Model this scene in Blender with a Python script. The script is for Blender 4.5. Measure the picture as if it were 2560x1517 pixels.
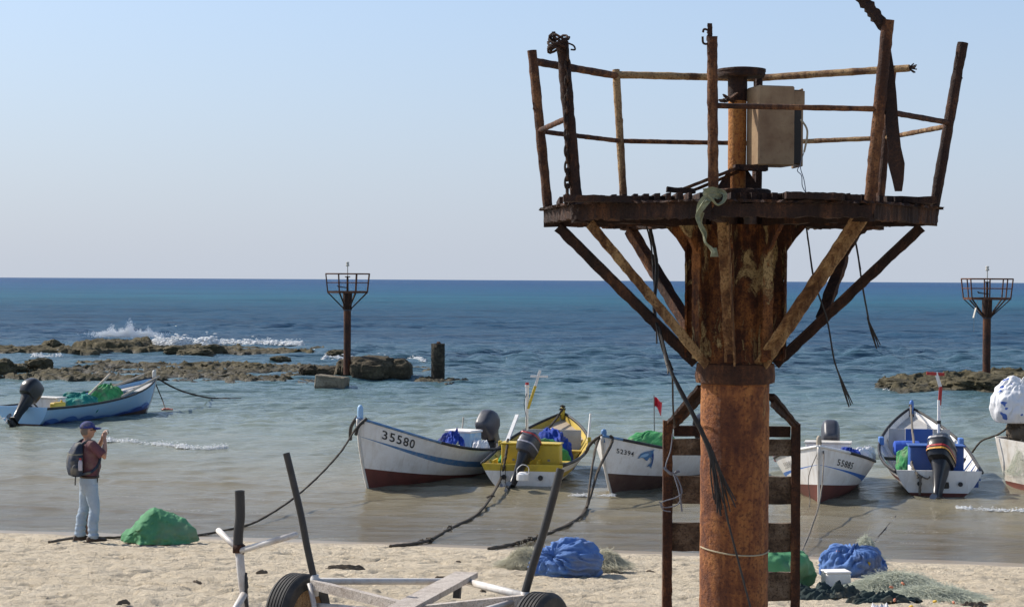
import bpy, math, random
import numpy as np
from mathutils import Vector, Matrix

for o in list(bpy.data.objects): bpy.data.objects.remove(o, do_unlink=True)
SC = bpy.context.scene
COL = SC.collection
R = math.radians

# ------------------------------------------------------------------ camera
FPX, CX, CY = 4622.0, 1280.0, 758.5           # focal length and centre in photo pixels (2560 x 1517)
CAMZ = 4.05                                    # eye height over the water
PITCH, ROLL = math.atan(60.3/FPX), math.atan(0.0053)
fw = Vector((0, math.cos(PITCH), -math.sin(PITCH)))
up0 = Vector((0, math.sin(PITCH), math.cos(PITCH)))
rt0 = Vector((1, 0, 0))
RT = rt0*math.cos(ROLL) + up0*math.sin(ROLL)
UP = up0*math.cos(ROLL) - rt0*math.sin(ROLL)
CAM = Vector((0, 0, CAMZ))
cd = bpy.data.cameras.new('camera'); cam = bpy.data.objects.new('camera', cd); COL.objects.link(cam)
cd.sensor_width = 36; cd.lens = FPX/2560*36; cd.clip_start = 0.1; cd.clip_end = 40000
m = Matrix((RT, UP, -fw)).transposed().to_4x4(); m.translation = CAM
cam.matrix_world = m
SC.camera = cam
SC.render.resolution_x, SC.render.resolution_y = 1024, 606

# ------------------------------------------------------------------ sky and sun
SUN_EL = R(40)
sx, sy = -0.86, 0.51                            # compass direction towards the sun
wd = bpy.data.worlds.new('World'); SC.world = wd; wd.use_nodes = True
nt = wd.node_tree; nt.nodes.clear()
sky = nt.nodes.new('ShaderNodeTexSky'); sky.sky_type = 'NISHITA'; sky.sun_disc = False
sky.sun_elevation = SUN_EL; sky.sun_rotation = math.atan2(sx, sy)
sky.altitude = 0; sky.air_density = 1.0; sky.dust_density = 1.2; sky.ozone_density = 2.0
bg = nt.nodes.new('ShaderNodeBackground'); bg.inputs[1].default_value = 0.135
wo = nt.nodes.new('ShaderNodeOutputWorld')
# sea haze low in the sky, the same all round
tc_ = nt.nodes.new('ShaderNodeTexCoord'); sp_ = nt.nodes.new('ShaderNodeSeparateXYZ'); nt.links.new(tc_.outputs['Generated'], sp_.inputs[0])
hz = nt.nodes.new('ShaderNodeValToRGB'); nt.links.new(sp_.outputs[2], hz.inputs[0])
he = hz.color_ramp.elements; he[0].position = 0.0; he[0].color = (.93, .93, .93, 1); he[1].position = .5; he[1].color = (0, 0, 0, 1)
h2 = he.new(.16); h2.color = (.50, .50, .50, 1)
hm = nt.nodes.new('ShaderNodeMix'); hm.data_type = 'RGBA'; nt.links.new(hz.outputs[0], hm.inputs['Factor'])
nt.links.new(sky.outputs[0], hm.inputs[6])
hc = nt.nodes.new('ShaderNodeValToRGB'); nt.links.new(sp_.outputs[2], hc.inputs[0])
ce = hc.color_ramp.elements; ce[0].position = 0.0; ce[0].color = (3.42, 3.80, 4.45, 1); ce[1].position = .17; ce[1].color = (2.75, 3.65, 5.35, 1)
nt.links.new(hc.outputs[0], hm.inputs[7])
nt.links.new(hm.outputs[2], bg.inputs[0]); nt.links.new(bg.outputs[0], wo.inputs[0])
sl = bpy.data.lights.new('sun', 'SUN'); sl.energy = 4.7; sl.angle = R(0.6); sl.color = (1, .94, .85)
so = bpy.data.objects.new('sun', sl); COL.objects.link(so)
sd = Vector((sx*math.cos(SUN_EL), sy*math.cos(SUN_EL), math.sin(SUN_EL)))
so.rotation_euler = sd.to_track_quat('Z', 'Y').to_euler(); so.location = sd*50
vs = SC.view_settings; vs.view_transform = 'Standard'; vs.look = 'None'; vs.exposure = 0.24; vs.gamma = 1
vs.use_curve_mapping = False
SC.render.engine = 'CYCLES'

# ------------------------------------------------------------------ pixel helpers
KD = 2560/2504.0                               # photo pixels per pixel of the 2504 wide view used for measuring
def ray(xs, ys): return fw + RT*((xs-CX)/FPX) - UP*((ys-CY)/FPX)
def atY(xs, ys, Y):
    d = ray(xs, ys); return CAM + d*(Y/d.y)
def onz(xs, ys, z=0.0):
    d = ray(xs, ys); return CAM + d*((z-CAMZ)/d.z)
def D(xd, yd, Y): return atY(xd*KD, yd*KD, Y)
def Dz(xd, yd, z=0.0): return onz(xd*KD, yd*KD, z)

# ------------------------------------------------------------------ numpy noise
def _h(ix, iy, iz, seed):
    n = (ix*374761393 + iy*668265263 + iz*2147483647 + seed*1274126177) & 0xffffffff
    n = ((n ^ (n >> 13))*1274126177) & 0xffffffff
    n = ((n ^ (n >> 16))*2246822519) & 0xffffffff
    return ((n ^ (n >> 15)) & 0xffffff)/float(0xffffff)
def vnoise(P, seed=0):
    P = np.asarray(P, float); i = np.floor(P).astype(np.int64); f = P-i; f = f*f*(3-2*f)
    r = 0
    for dx in (0, 1):
        for dy in (0, 1):
            for dz in (0, 1):
                w = (f[..., 0] if dx else 1-f[..., 0])*(f[..., 1] if dy else 1-f[..., 1])*(f[..., 2] if dz else 1-f[..., 2])
                r = r + w*_h(i[..., 0]+dx, i[..., 1]+dy, i[..., 2]+dz, seed)
    return r*2-1
def fbm(P, sc=1.0, octv=4, seed=0, gain=.5):
    P = np.asarray(P, float)*sc; a = 1.0; r = 0
    for k in range(octv):
        r = r + a*vnoise(P, seed+k*17); P = P*2.03+11.3; a *= gain
    return r
def sstep(a, b, x):
    t = np.clip((np.asarray(x, float)-a)/(b-a), 0, 1); return t*t*(3-2*t)

# ------------------------------------------------------------------ object helpers
def props(o, label=None, cat=None, group=None, kind=None):
    if label: o['label'] = label
    if cat: o['category'] = cat
    if group: o['group'] = group
    if kind: o['kind'] = kind
    return o
def thing(name, label, cat, loc=(0, 0, 0), rz=0, group=None):
    o = bpy.data.objects.new(name, None); COL.objects.link(o); o.empty_display_size = .2
    o.location = loc; o.rotation_euler = (0, 0, rz)
    return props(o, label, cat, group)
class MB:
    """collects geometry of ONE mesh object"""
    def __init__(s): s.v = []; s.f = []; s.m = []; s.n = 0
    def add(s, v, f, mi=0):
        b = s.n; s.v.extend([tuple(p) for p in v]); s.n += len(v)
        s.f.extend([tuple(i+b for i in q) for q in f]); s.m.extend([mi]*len(f)); return s
    def box(s, c, size, mat=None, mi=0, bev=0.0):
        hx, hy, hz = size[0]/2, size[1]/2, size[2]/2; c = Vector(c)
        if bev <= 0:
            v = [Vector((x*hx, y*hy, z*hz)) for x in (-1, 1) for y in (-1, 1) for z in (-1, 1)]
            f = [(0, 1, 3, 2), (4, 6, 7, 5), (0, 4, 5, 1), (2, 3, 7, 6), (0, 2, 6, 4), (1, 5, 7, 3)]
        else:
            v = []; idx = {}
            for x in (-1, 1):
                for y in (-1, 1):
                    for z in (-1, 1):
                        for a in range(3):
                            q = [x*(hx-bev), y*(hy-bev), z*(hz-bev)]
                            q[a] = (x*hx, y*hy, z*hz)[a]; idx[(x, y, z, a)] = len(v); v.append(Vector(q))
            f = []
            for a in range(3):
                b, c2 = (a+1) % 3, (a+2) % 3
                for sg in (-1, 1):
                    def key(pb, pc):
                        k = [0, 0, 0]; k[a] = sg; k[b] = pb; k[c2] = pc; return idx[(k[0], k[1], k[2], a)]
                    q = [key(-1, -1), key(1, -1), key(1, 1), key(-1, 1)]
                    f.append(tuple(q if sg > 0 else q[::-1]))
            for a in range(3):                       # edge strips
                b, c2 = (a+1) % 3, (a+2) % 3
                for sb in (-1, 1):
                    for scn in (-1, 1):
                        def key2(pa, axis):
                            k = [0, 0, 0]; k[a] = pa; k[b] = sb; k[c2] = scn; return idx[(k[0], k[1], k[2], axis)]
                        q = [key2(-1, b), key2(1, b), key2(1, c2), key2(-1, c2)]
                        f.append(tuple(q if sb*scn > 0 else q[::-1]))
            for x in (-1, 1):
                for y in (-1, 1):
                    for z in (-1, 1):
                        q = [idx[(x, y, z, 0)], idx[(x, y, z, 1)], idx[(x, y, z, 2)]]
                        f.append(tuple(q if x*y*z > 0 else q[::-1]))
        if mat is not None: v = [mat @ p for p in v]
        return s.add([p+c for p in v], f, mi)
    def beam(s, p0, p1, w, h, up=(0, 0, 1), mi=0, n=1, jit=0.0, seed=0, taper=1.0):
        """rectangular bar; n>1 rings + jit gives a corroded edge"""
        p0, p1 = Vector(p0), Vector(p1); t = (p1-p0).normalized(); u = Vector(up)
        sd_ = t.cross(u)
        if sd_.length < 1e-3: sd_ = t.cross(Vector((1, 0, 0)))
        sd_.normalize(); u = sd_.cross(t).normalized(); rnd = random.Random(seed); v = []
        for i in range(n+1):
            k = i/n; c = p0.lerp(p1, k); sc = 1+(taper-1)*k
            for a, b in ((-1, -1), (1, -1), (1, 1), (-1, 1)):
                v.append(c + sd_*(a*w/2*sc*(1+rnd.uniform(-jit, jit))) + u*(b*h/2*sc*(1+rnd.uniform(-jit, jit))))
        f = [(0, 3, 2, 1)]
        for i in range(n):
            for j in range(4):
                f.append((i*4+j, i*4+(j+1) % 4, i*4+4+(j+1) % 4, i*4+4+j))
        f.append((n*4, n*4+1, n*4+2, n*4+3))
        return s.add(v, f, mi)
    def tube(s, pts, rad, seg=8, mi=0, jit=0.0, seed=0, cap=True, squash=None):
        pts = [Vector(p) for p in pts]; n = len(pts); rnd = random.Random(seed); v = []
        T = [(pts[min(i+1, n-1)]-pts[max(i-1, 0)]).normalized() for i in range(n)]
        a = Vector((0, 0, 1)) if abs(T[0].z) < .9 else Vector((1, 0, 0))
        nrm = (a - T[0]*a.dot(T[0])).normalized()
        for i in range(n):
            nrm = (nrm - T[i]*nrm.dot(T[i])).normalized(); b = T[i].cross(nrm)
            r = rad(i/(n-1)) if callable(rad) else (rad[i] if isinstance(rad, (list, tuple)) else rad)
            for j in range(seg):
                th = 2*math.pi*j/seg; rr = r*(1+rnd.uniform(-jit, jit))
                sq = 1 if squash is None else squash
                v.append(pts[i] + nrm*(rr*math.cos(th)) + b*(rr*sq*math.sin(th)))
        f = []
        for i in range(n-1):
            for j in range(seg):
                f.append((i*seg+j, i*seg+(j+1) % seg, (i+1)*seg+(j+1) % seg, (i+1)*seg+j))
        if cap:
            f.append(tuple(range(seg))[::-1]); f.append(tuple((n-1)*seg+j for j in range(seg)))
        return s.add(v, f, mi)
    def lathe(s, prof, seg=24, c=(0, 0, 0), mi=0, cap=True, jit=0, seed=0, mat=None):
        c = Vector(c); v = []; rnd = random.Random(seed)
        for r, z in prof:
            for j in range(seg):
                th = 2*math.pi*j/seg; q = r*(1+rnd.uniform(-jit, jit))
                p = Vector((q*math.cos(th), q*math.sin(th), z))
                v.append((mat @ p if mat is not None else p)+c)
        f = []
        for i in range(len(prof)-1):
            for j in range(seg):
                f.append((i*seg+j, i*seg+(j+1) % seg, (i+1)*seg+(j+1) % seg, (i+1)*seg+j))
        if cap:
            f.append(tuple(range(seg))[::-1]); f.append(tuple((len(prof)-1)*seg+j for j in range(seg)))
        return s.add(v, f, mi)
    def rings(s, rings, mi=0, cap=True, closed=True):
        n = len(rings[0]); v = [p for r in rings for p in r]; f = []
        for i in range(len(rings)-1):
            for j in range(n if closed else n-1):
                f.append((i*n+j, i*n+(j+1) % n, (i+1)*n+(j+1) % n, (i+1)*n+j))
        if cap:
            f.append(tuple(range(n))[::-1]); f.append(tuple((len(rings)-1)*n+j for j in range(n)))
        return s.add(v, f, mi)
    def build(s, name, mats, parent=None, smooth=False, off=None, auto=None):
        me = bpy.data.meshes.new(name)
        v = s.v
        if off is not None: v = [(p[0]-off[0], p[1]-off[1], p[2]-off[2]) for p in v]
        me.from_pydata(v, [], s.f)
        if not isinstance(mats, (list, tuple)): mats = [mats]
        for mm in mats: me.materials.append(mm)
        if any(s.m): me.polygons.foreach_set('material_index', s.m)
        if smooth or auto: me.polygons.foreach_set('use_smooth', [True]*len(s.f))
        if auto:
            try: me.set_sharp_from_angle(angle=R(auto))
            except Exception: pass
        me.update()
        o = bpy.data.objects.new(name, me); COL.objects.link(o)
        if parent is not None: o.parent = parent
        return o
def grid_mesh(name, P, mats, smooth=True, parent=None):
    """P: array (ny, nx, 3)"""
    ny, nx = P.shape[:2]; i = np.arange(ny*nx).reshape(ny, nx)
    q = np.stack([i[:-1, :-1], i[:-1, 1:], i[1:, 1:], i[1:, :-1]], -1).reshape(-1, 4)
    me = bpy.data.meshes.new(name); me.vertices.add(ny*nx); me.vertices.foreach_set('co', P.reshape(-1).astype(np.float32))
    me.loops.add(q.size); me.loops.foreach_set('vertex_index', q.reshape(-1).astype(np.int32))
    me.polygons.add(len(q)); me.polygons.foreach_set('loop_start', np.arange(0, q.size, 4, dtype=np.int32))
    me.polygons.foreach_set('loop_total', np.full(len(q), 4, dtype=np.int32))
    if smooth: me.polygons.foreach_set('use_smooth', np.ones(len(q), bool))
    me.update(calc_edges=True); me.validate()
    for mm in (mats if isinstance(mats, (list, tuple)) else [mats]): me.materials.append(mm)
    o = bpy.data.objects.new(name, me); COL.objects.link(o)
    if parent is not None: o.parent = parent
    return o
def spline(pts, n=8):
    pts = [Vector(p) for p in pts]; out = []
    for i in range(len(pts)-1):
        p0 = pts[max(i-1, 0)]; p1 = pts[i]; p2 = pts[i+1]; p3 = pts[min(i+2, len(pts)-1)]
        for k in range(n):
            t = k/n
            out.append(.5*((2*p1) + (p2-p0)*t + (2*p0-5*p1+4*p2-p3)*t*t + (3*p1-p0-3*p2+p3)*t**3))
    out.append(pts[-1]); return out
def sagline(a, b, sag, n=24):
    a, b = Vector(a), Vector(b)
    return [a.lerp(b, i/n) - Vector((0, 0, sag*4*(i/n)*(1-i/n))) for i in range(n+1)]

# ------------------------------------------------------------------ materials
def mat_new(name):
    m_ = bpy.data.materials.new(name); m_.use_nodes = True; t = m_.node_tree
    return m_, t, t.nodes['Principled BSDF']
def N(t, typ, **kw):
    n = t.nodes.new(typ)
    for k, val in kw.items():
        if hasattr(n, k): setattr(n, k, val)
    return n
def ramp(t, fac, stops, interp='LINEAR'):
    r = t.nodes.new('ShaderNodeValToRGB'); r.color_ramp.interpolation = interp
    e = r.color_ramp.elements
    while len(e) < len(stops): e.new(0.5)
    for q, (p, c) in zip(e, stops):
        q.position = p; q.color = (c[0], c[1], c[2], 1) if hasattr(c, '__len__') else (c, c, c, 1)
    t.links.new(fac, r.inputs[0]); return r.outputs[0]
def noise(t, vec, scale, detail=5, rough=.55, dist=0):
    n = t.nodes.new('ShaderNodeTexNoise'); n.inputs['Scale'].default_value = scale
    n.inputs['Detail'].default_value = detail; n.inputs['Roughness'].default_value = rough; n.inputs['Distortion'].default_value = dist
    if vec is not None: t.links.new(vec, n.inputs['Vector'])
    return n.outputs['Fac']
def mixc(t, fac, a, b, typ='MIX'):
    x = t.nodes.new('ShaderNodeMix'); x.data_type = 'RGBA'; x.blend_type = typ
    for sock, val in ((x.inputs['Factor'], fac), (x.inputs[6], a), (x.inputs[7], b)):
        if isinstance(val, (int, float)): sock.default_value = val
        elif isinstance(val, (tuple, list)): sock.default_value = (val[0], val[1], val[2], 1)
        else: t.links.new(val, sock)
    return x.outputs[2]
def maths(t, op, a, b=None, clamp=False):
    x = t.nodes.new('ShaderNodeMath'); x.operation = op; x.use_clamp = clamp
    for k, val in enumerate((a, b)):
        if val is None: continue
        if isinstance(val, (int, float)): x.inputs[k].default_value = val
        else: t.links.new(val, x.inputs[k])
    return x.outputs[0]
def objvec(t, scale=None, kind='Object'):
    tc = t.nodes.new('ShaderNodeTexCoord'); v = tc.outputs[kind]
    if scale is not None:
        mp = t.nodes.new('ShaderNodeMapping'); mp.inputs['Scale'].default_value = scale
        t.links.new(v, mp.inputs[0]); v = mp.outputs[0]
    return v
def geopos(t, scale=None):
    g = t.nodes.new('ShaderNodeNewGeometry'); v = g.outputs['Position']
    if scale is not None:
        mp = t.nodes.new('ShaderNodeMapping'); mp.inputs['Scale'].default_value = scale
        t.links.new(v, mp.inputs[0]); v = mp.outputs[0]
    return v
def bump(t, b, h, strength=.3, dist=.01):
    n = t.nodes.new('ShaderNodeBump'); n.inputs['Strength'].default_value = strength; n.inputs['Distance'].default_value = dist
    t.links.new(h, n.inputs['Height']); t.links.new(n.outputs[0], b.inputs['Normal']); return n
def paint(name, c, dirt=None, rough=.5, amt=.35, sc=6, bmp=.15, met=0.0, spec=.4, streaks=0):
    """painted / plain surface: own colour, uneven, with scuffs of the colour `dirt`"""
    m_, t, b = mat_new(name); v = objvec(t)
    d = dirt or tuple(x*.55 for x in c)
    n1 = noise(t, v, sc, 6, .6); n2 = noise(t, v, sc*7, 4, .6)
    k = ramp(t, n1, [(.45, 0.0), (.72, amt)])
    k2 = ramp(t, n2, [(.55, 0.0), (.75, amt*.6)])
    col = mixc(t, k, c, d); col = mixc(t, k2, col, d)
    t.links.new(col, b.inputs['Base Color'])
    b.inputs['Roughness'].default_value = rough; b.inputs['Metallic'].default_value = met
    b.inputs['Specular IOR Level'].default_value = spec
    if streaks:
        vd = objvec(t, (5, 5, .35)); nd = noise(t, vd, 2.2, 4, .6); t.links.new(mixc(t, ramp(t, nd, [(.52, 0.0), (.70, streaks)]), col, d), b.inputs['Base Color'])
    if bmp: bump(t, b, n2, bmp, .004)
    return m_
def rust(name, dark=(.035, .016, .011), mid=(.12, .042, .018), light=(.30, .12, .04), sc=5, bias=.5, streak=True, pale=None, palecut=.60):
    """scale and flaking rust: broad blotches, vertical drips, dark pits, islands of old paint with sharp edges"""
    m_, t, b = mat_new(name)
    v = objvec(t); vs_ = objvec(t, (1, 1, .30) if streak else (1, 1, 1)); vd = objvec(t, (9, 9, .35) if streak else (5, 5, 5))
    n1 = noise(t, vs_, sc, 8, .66, .6); n2 = noise(t, v, sc*4.5, 8, .70, .3); n3 = noise(t, v, sc*20, 4, .65); nd = noise(t, vd, sc*.6, 4, .6)
    s_ = maths(t, 'ADD', maths(t, 'MULTIPLY', n1, .55), maths(t, 'ADD', maths(t, 'MULTIPLY', n2, .25), maths(t, 'MULTIPLY', nd, .20)))
    col = ramp(t, s_, [(bias-.10, dark), (bias-.03, tuple(a*.55+c*.45 for a, c in zip(dark, mid))), (bias+.005, mid), (bias+.05, tuple((a+c)/2 for a, c in zip(mid, light))), (bias+.10, light)])
    h = maths(t, 'ADD', n2, maths(t, 'MULTIPLY', n3, .45))
    if pale:
        n4 = noise(t, vs_, sc*.9, 7, .66, 1.0)
        pk_ = ramp(t, n4, [(palecut, 0.0), (palecut+.035, .9)]); col = mixc(t, pk_, col, pale)
        col = mixc(t, maths(t, 'MULTIPLY', pk_, ramp(t, n2, [(.5, 0.0), (.62, .8)])), col, mid)
        h = maths(t, 'ADD', h, maths(t, 'MULTIPLY', pk_, .5))
    col = mixc(t, ramp(t, n3, [(.36, .75), (.50, 0.0)]), col, dark)
    n5 = noise(t, v, sc*9, 6, .7, .5); col = mixc(t, ramp(t, n5, [(.60, 0.0), (.68, .7)]), col, dark)
    t.links.new(col, b.inputs['Base Color']); b.inputs['Roughness'].default_value = .8
    b.inputs['Specular IOR Level'].default_value = .3
    bump(t, b, maths(t, 'SUBTRACT', h, maths(t, 'MULTIPLY', n5, .5)), .9, .016)
    return m_
def cloth(name, c, d, sc=9, rough=.8, wr=.5):
    m_, t, b = mat_new(name); v = objvec(t)
    n1 = noise(t, v, sc, 6, .6, .5); n2 = noise(t, v, sc*.45, 4, .5)
    col = mixc(t, ramp(t, n1, [(.35, 0.0), (.7, .7)]), c, d)
    col = mixc(t, ramp(t, n2, [(.50, 0.0), (.70, .5)]), col, (.30, .26, .18))
    t.links.new(col, b.inputs['Base Color']); b.inputs['Roughness'].default_value = rough
    b.inputs['Specular IOR Level'].default_value = .25
    bump(t, b, noise(t, v, sc*2.2, 5, .6, 1.0), wr, .02)
    return m_

# ------------------------------------------------------------------ the beach (one sheet, runs on as the sea bed)
SHX = .188                                                   # the waterline runs slightly across the view
prof_w = np.array([-500, -30, 0, 7, 9, 11, 20, 26.5, 28.0, 31, 34, 40, 60, 120, 700])
prof_z = np.array([4.5, 2.8, 2.35, 2.1, 1.95, 1.73, .83, .155, .0, -.16, -.32, -.55, -1.2, -3, -12])
def shore_w(x, y): return y + SHX*np.clip(x, -60, 60)
def ground(x, y): return np.interp(shore_w(x, y), prof_w, prof_z)
def gz(x, y): return float(ground(np.float64(x), np.float64(y)))
def D_ground(xd, yd):
    """where the sight line of a pixel meets the beach"""
    d = ray(xd*KD, yd*KD); lo, hi = 5.0, 200.0
    for _ in range(50):
        mid = (lo+hi)/2; p = CAM + d*(mid/d.y)
        if p.z > gz(p.x, p.y): lo = mid
        else: hi = mid
    p = CAM + d*(lo/d.y); return Vector((p.x, p.y, gz(p.x, p.y)))
xs_ = np.concatenate([-np.geomspace(600, 10, 22)[:-1], np.arange(-10, 10.001, .05), np.geomspace(10, 600, 22)[1:]])
ys_ = np.concatenate([-np.geomspace(300, 2, 14), np.arange(-1, 13, .5), np.arange(13, 31, .05), np.arange(31, 60, 1.0), np.geomspace(60, 700, 14)])
X, Y = np.meshgrid(xs_, ys_); Z = ground(X, Y)
w_ = shore_w(X, Y); dry = sstep(27.3, 25.6, w_)*sstep(8, 13, w_)
P3 = np.stack([X, Y, X*0], -1)
tr = fbm(P3*np.array([1.0, 1.35, 1]), 2.6, 4, 3)             # trampled sand
pits = np.clip(-fbm(P3*np.array([1.0, 1.7, 1]), 3.4, 3, 40)-.22, 0, 1)
heel = np.clip(np.abs(fbm(P3*np.array([1.2, 1.7, 1]), 6.5, 3, 77))-.10, 0, 1)
Z = Z + dry*(.012*tr - .11*pits - .045*heel + .012*fbm(P3, 11, 2, 5)) + .05*fbm(P3, .35, 2, 9)*sstep(27.3, 23, w_) + .006*fbm(P3, 1.2, 2, 8)*sstep(29, 27, w_)
# dragged keel track across the sand
M = {}
m_, t, b = mat_new('sand'); M['sand'] = m_
pos = geopos(t); sep = t.nodes.new('ShaderNodeSeparateXYZ'); t.links.new(pos, sep.inputs[0])
n1 = noise(t, pos, 1.1, 6, .6); n2 = noise(t, pos, 9, 6, .65); n3 = noise(t, pos, 160, 3, .6); n4 = noise(t, pos, 27, 5, .7, .4)
col = ramp(t, n1, [(.3, (.62, .52, .375)), (.7, (.71, .61, .46))])
col = mixc(t, ramp(t, n2, [(.50, 0.0), (.74, .5)]), col, (.40, .31, .20))
col = mixc(t, ramp(t, n3, [(.3, .30), (.6, 0.0)]), col, (.22, .165, .105))
wet = ramp(t, maths(t, 'ADD', sep.outputs[2], maths(t, 'MULTIPLY', maths(t, 'SUBTRACT', n1, .5), .12)), [(.0, 1.0), (.085, 1.0), (.14, 0.0)])
col = mixc(t, wet, col, (.29, .225, .15))
t.links.new(col, b.inputs['Base Color'])
t.links.new(ramp(t, wet, [(0, .95), (1, .28)]), b.inputs['Roughness'])
b.inputs['Specular IOR Level'].default_value = .3
hh = maths(t, 'MULTIPLY', maths(t, 'ADD', maths(t, 'ADD', n2, maths(t, 'MULTIPLY', n4, .7)), maths(t, 'MULTIPLY', n3, .2)), maths(t, 'SUBTRACT', 1.0, wet))
bump(t, b, hh, 1.0, .055)
beach = grid_mesh('beach', np.stack([X, Y, Z], -1), M['sand']); props(beach, kind='structure')

# ------------------------------------------------------------------ the sea
ysr = []
y_ = 24.0
while y_ < 9000:
    ysr.append(y_); y_ += max(.05, .33*y_*y_/7488)
ysr = np.array(ysr); us = np.linspace(-1, 1, 700)
YY, UU = np.meshgrid(ysr, us, indexing='ij')
SX = UU*(7+.40*YY); SY = YY - SHX*np.clip(SX, -60, 60)*sstep(400, 60, YY)
sw = shore_w(SX, SY)
dyl = np.maximum(.05, .33*YY*YY/7488); dxl = (7+.40*YY)*2/700
rng = np.random.default_rng(7)
SZ = np.zeros_like(SX)
open_ = sstep(60, 105, sw)                                   # beyond the reef
lag = sstep(29, 46, sw)
warp = np.stack([SX*.08, SY*.08, SX*0], -1)
wx = fbm(warp, 1, 2, 5)*3.0; gust = .55+.75*np.clip(fbm(np.stack([SX*.035, SY*.05, SX*0], -1), 1, 3, 61)+.35, 0, 1.3)
for k in range(64):
    lam = math.exp(rng.uniform(math.log(.35), math.log(9)))
    ang = -math.pi/2 + rng.normal(.25, .55)
    kx, ky = math.cos(ang)*2*math.pi/lam, math.sin(ang)*2*math.pi/lam
    amp = lam*.0098*(1.0 if lam < 2.5 else (2.5/lam)**.9)
    small = 1 if lam < 1.6 else 0
    env = (open_*1.0 + (1-open_)*((.62 if lam < 2.2 else .12)*lag + .26*(1-lag)*small))
    filt = sstep(1.6, 3.2, lam/np.maximum(dyl, dxl*.6))
    ph = rng.uniform(0, 6.28)
    s_ = np.sin(kx*(SX+wx*.4) + ky*(SY+wx) + ph)
    SZ += amp*env*filt*gust*(s_ + .28*np.cos(2*(kx*(SX+wx*.4)+ky*(SY+wx)+ph)))
# low swell lines running up the beach
for (c0, a0, wd0, sl0) in ((28.7, .014, .16, .005), (29.6, .022, .2, .01), (30.9, .034, .24, -.012), (32.6, .045, .3, .008), (35.3, .06, .4, -.01), (39.0, .07, .6, .02), (44, .06, .9, 0)):
    jog = c0 + .5*fbm(np.stack([SX*.18, SX*0+c0, SX*0], -1), 1, 3, 21) + sl0*SX
    dd = (sw-jog)/wd0
    SZ += a0*np.exp(-np.where(dd < 0, dd*dd*3, dd*dd*.5))*(.45+.55*np.clip(fbm(np.stack([SX*.25, SX*0+c0*3, SX*0], -1), 1, 2, 4)+.4, 0, 1))
SZ *= sstep(27.0, 29.0, sw)
m_, t, _b = mat_new('sea_water'); M['water'] = m_
t.nodes.remove(_b); out = t.nodes['Material Output']
pos = geopos(t); sep = t.nodes.new('ShaderNodeSeparateXYZ'); t.links.new(pos, sep.inputs[0])
wv = maths(t, 'ADD', sep.outputs[1], maths(t, 'MULTIPLY', sep.outputs[0], SHX))
lw = maths(t, 'LOGARITHM', maths(t, 'MAXIMUM', maths(t, 'SUBTRACT', wv, 20.0), 1.0), 10.0)   # log10(distance past w=20)
nbig = noise(t, geopos(t, (.008, .020, 1)), 1.0, 7, .68); nmid = noise(t, geopos(t, (.06, .16, 1)), 1.0, 4, .6)
fac = maths(t, 'DIVIDE', maths(t, 'ADD', lw, maths(t, 'MULTIPLY', maths(t, 'SUBTRACT', nbig, .5), .36)), 4.0)
body = ramp(t, fac, [(.22, (.31, .255, .17)), (.30, (.27, .24, .165)), (.37, (.18, .215, .18)), (.43, (.080, .145, .160)),
                     (.50, (.024, .066, .115)), (.575, (.020, .072, .130)), (.635, (.026, .120, .185)), (.70, (.024, .098, .19)), (.80, (.022, .075, .175)), (.95, (.026, .078, .175))])  # last stop lightened: horizon haze put into the water colour
weed = ramp(t, maths(t, 'ADD', maths(t, 'MULTIPLY', nbig, .5), maths(t, 'MULTIPLY', nmid, .5)), [(.48, 0.0), (.60, .75)])
weedmask = maths(t, 'MULTIPLY', weed, ramp(t, fac, [(.40, 0.0), (.50, 1.0), (.75, .25)]))
body = mixc(t, weedmask, body, (.010, .026, .058))
dif = t.nodes.new('ShaderNodeBsdfDiffuse'); t.links.new(body, dif.inputs[0])
tra = t.nodes.new('ShaderNodeBsdfTransparent'); tra.inputs[0].default_value = (.93, .92, .85, 1)
alpha = ramp(t, maths(t, 'DIVIDE', maths(t, 'SUBTRACT', wv, 27.0), 20.0, True), [(0, .0), (.06, .12), (.25, .6), (.6, .93), (.9, 1)])
m1 = t.nodes.new('ShaderNodeMixShader'); t.links.new(alpha, m1.inputs[0]); t.links.new(tra.outputs[0], m1.inputs[1]); t.links.new(dif.outputs[0], m1.inputs[2])
rip = noise(t, geopos(t, (2.2, 5.5, 1)), 1.0, 5, .6, .3); rip2 = noise(t, geopos(t, (.35, 1.1, 1)), 1.0, 5, .62, .3); rip3 = noise(t, geopos(t, (.045, .16, 1)), 1.0, 4, .6)
def bmp_(h, s, dist, prev=None):
    n = t.nodes.new('ShaderNodeBump'); n.inputs['Distance'].default_value = dist
    t.links.new(h, n.inputs['Height'])
    if isinstance(s, float): n.inputs['Strength'].default_value = s
    else: t.links.new(s, n.inputs['Strength'])
    if prev: t.links.new(prev.outputs[0], n.inputs['Normal'])
    return n
farm = ramp(t, fac, [(.30, .0), (.50, .55), (.62, 1.0)])
shm = ramp(t, maths(t, 'DIVIDE', maths(t, 'SUBTRACT', wv, 26.0), 40.0, True), [(0, .12), (.08, .4), (.3, .5), (1, .6)])
b1 = bmp_(rip, shm, .05); b2 = bmp_(rip2, farm, .75, b1); b3 = bmp_(rip3, farm, 2.4, b2)
fr = t.nodes.new('ShaderNodeFresnel'); fr.inputs[0].default_value = 1.333; t.links.new(b3.outputs[0], fr.inputs[1])
frs = maths(t, 'MULTIPLY', fr.outputs[0], ramp(t, fac, [(.22, .62), (.30, .74), (.38, .80), (.45, .74), (.55, .50), (.8, .44)]))
gl = t.nodes.new('ShaderNodeBsdfGlossy'); t.links.new(ramp(t, fac, [(.2, .05), (.5, .12), (.8, .25)]), gl.inputs['Roughness']); t.links.new(b3.outputs[0], gl.inputs['Normal'])
t.links.new(b3.outputs[0], dif.inputs['Normal'])
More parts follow.
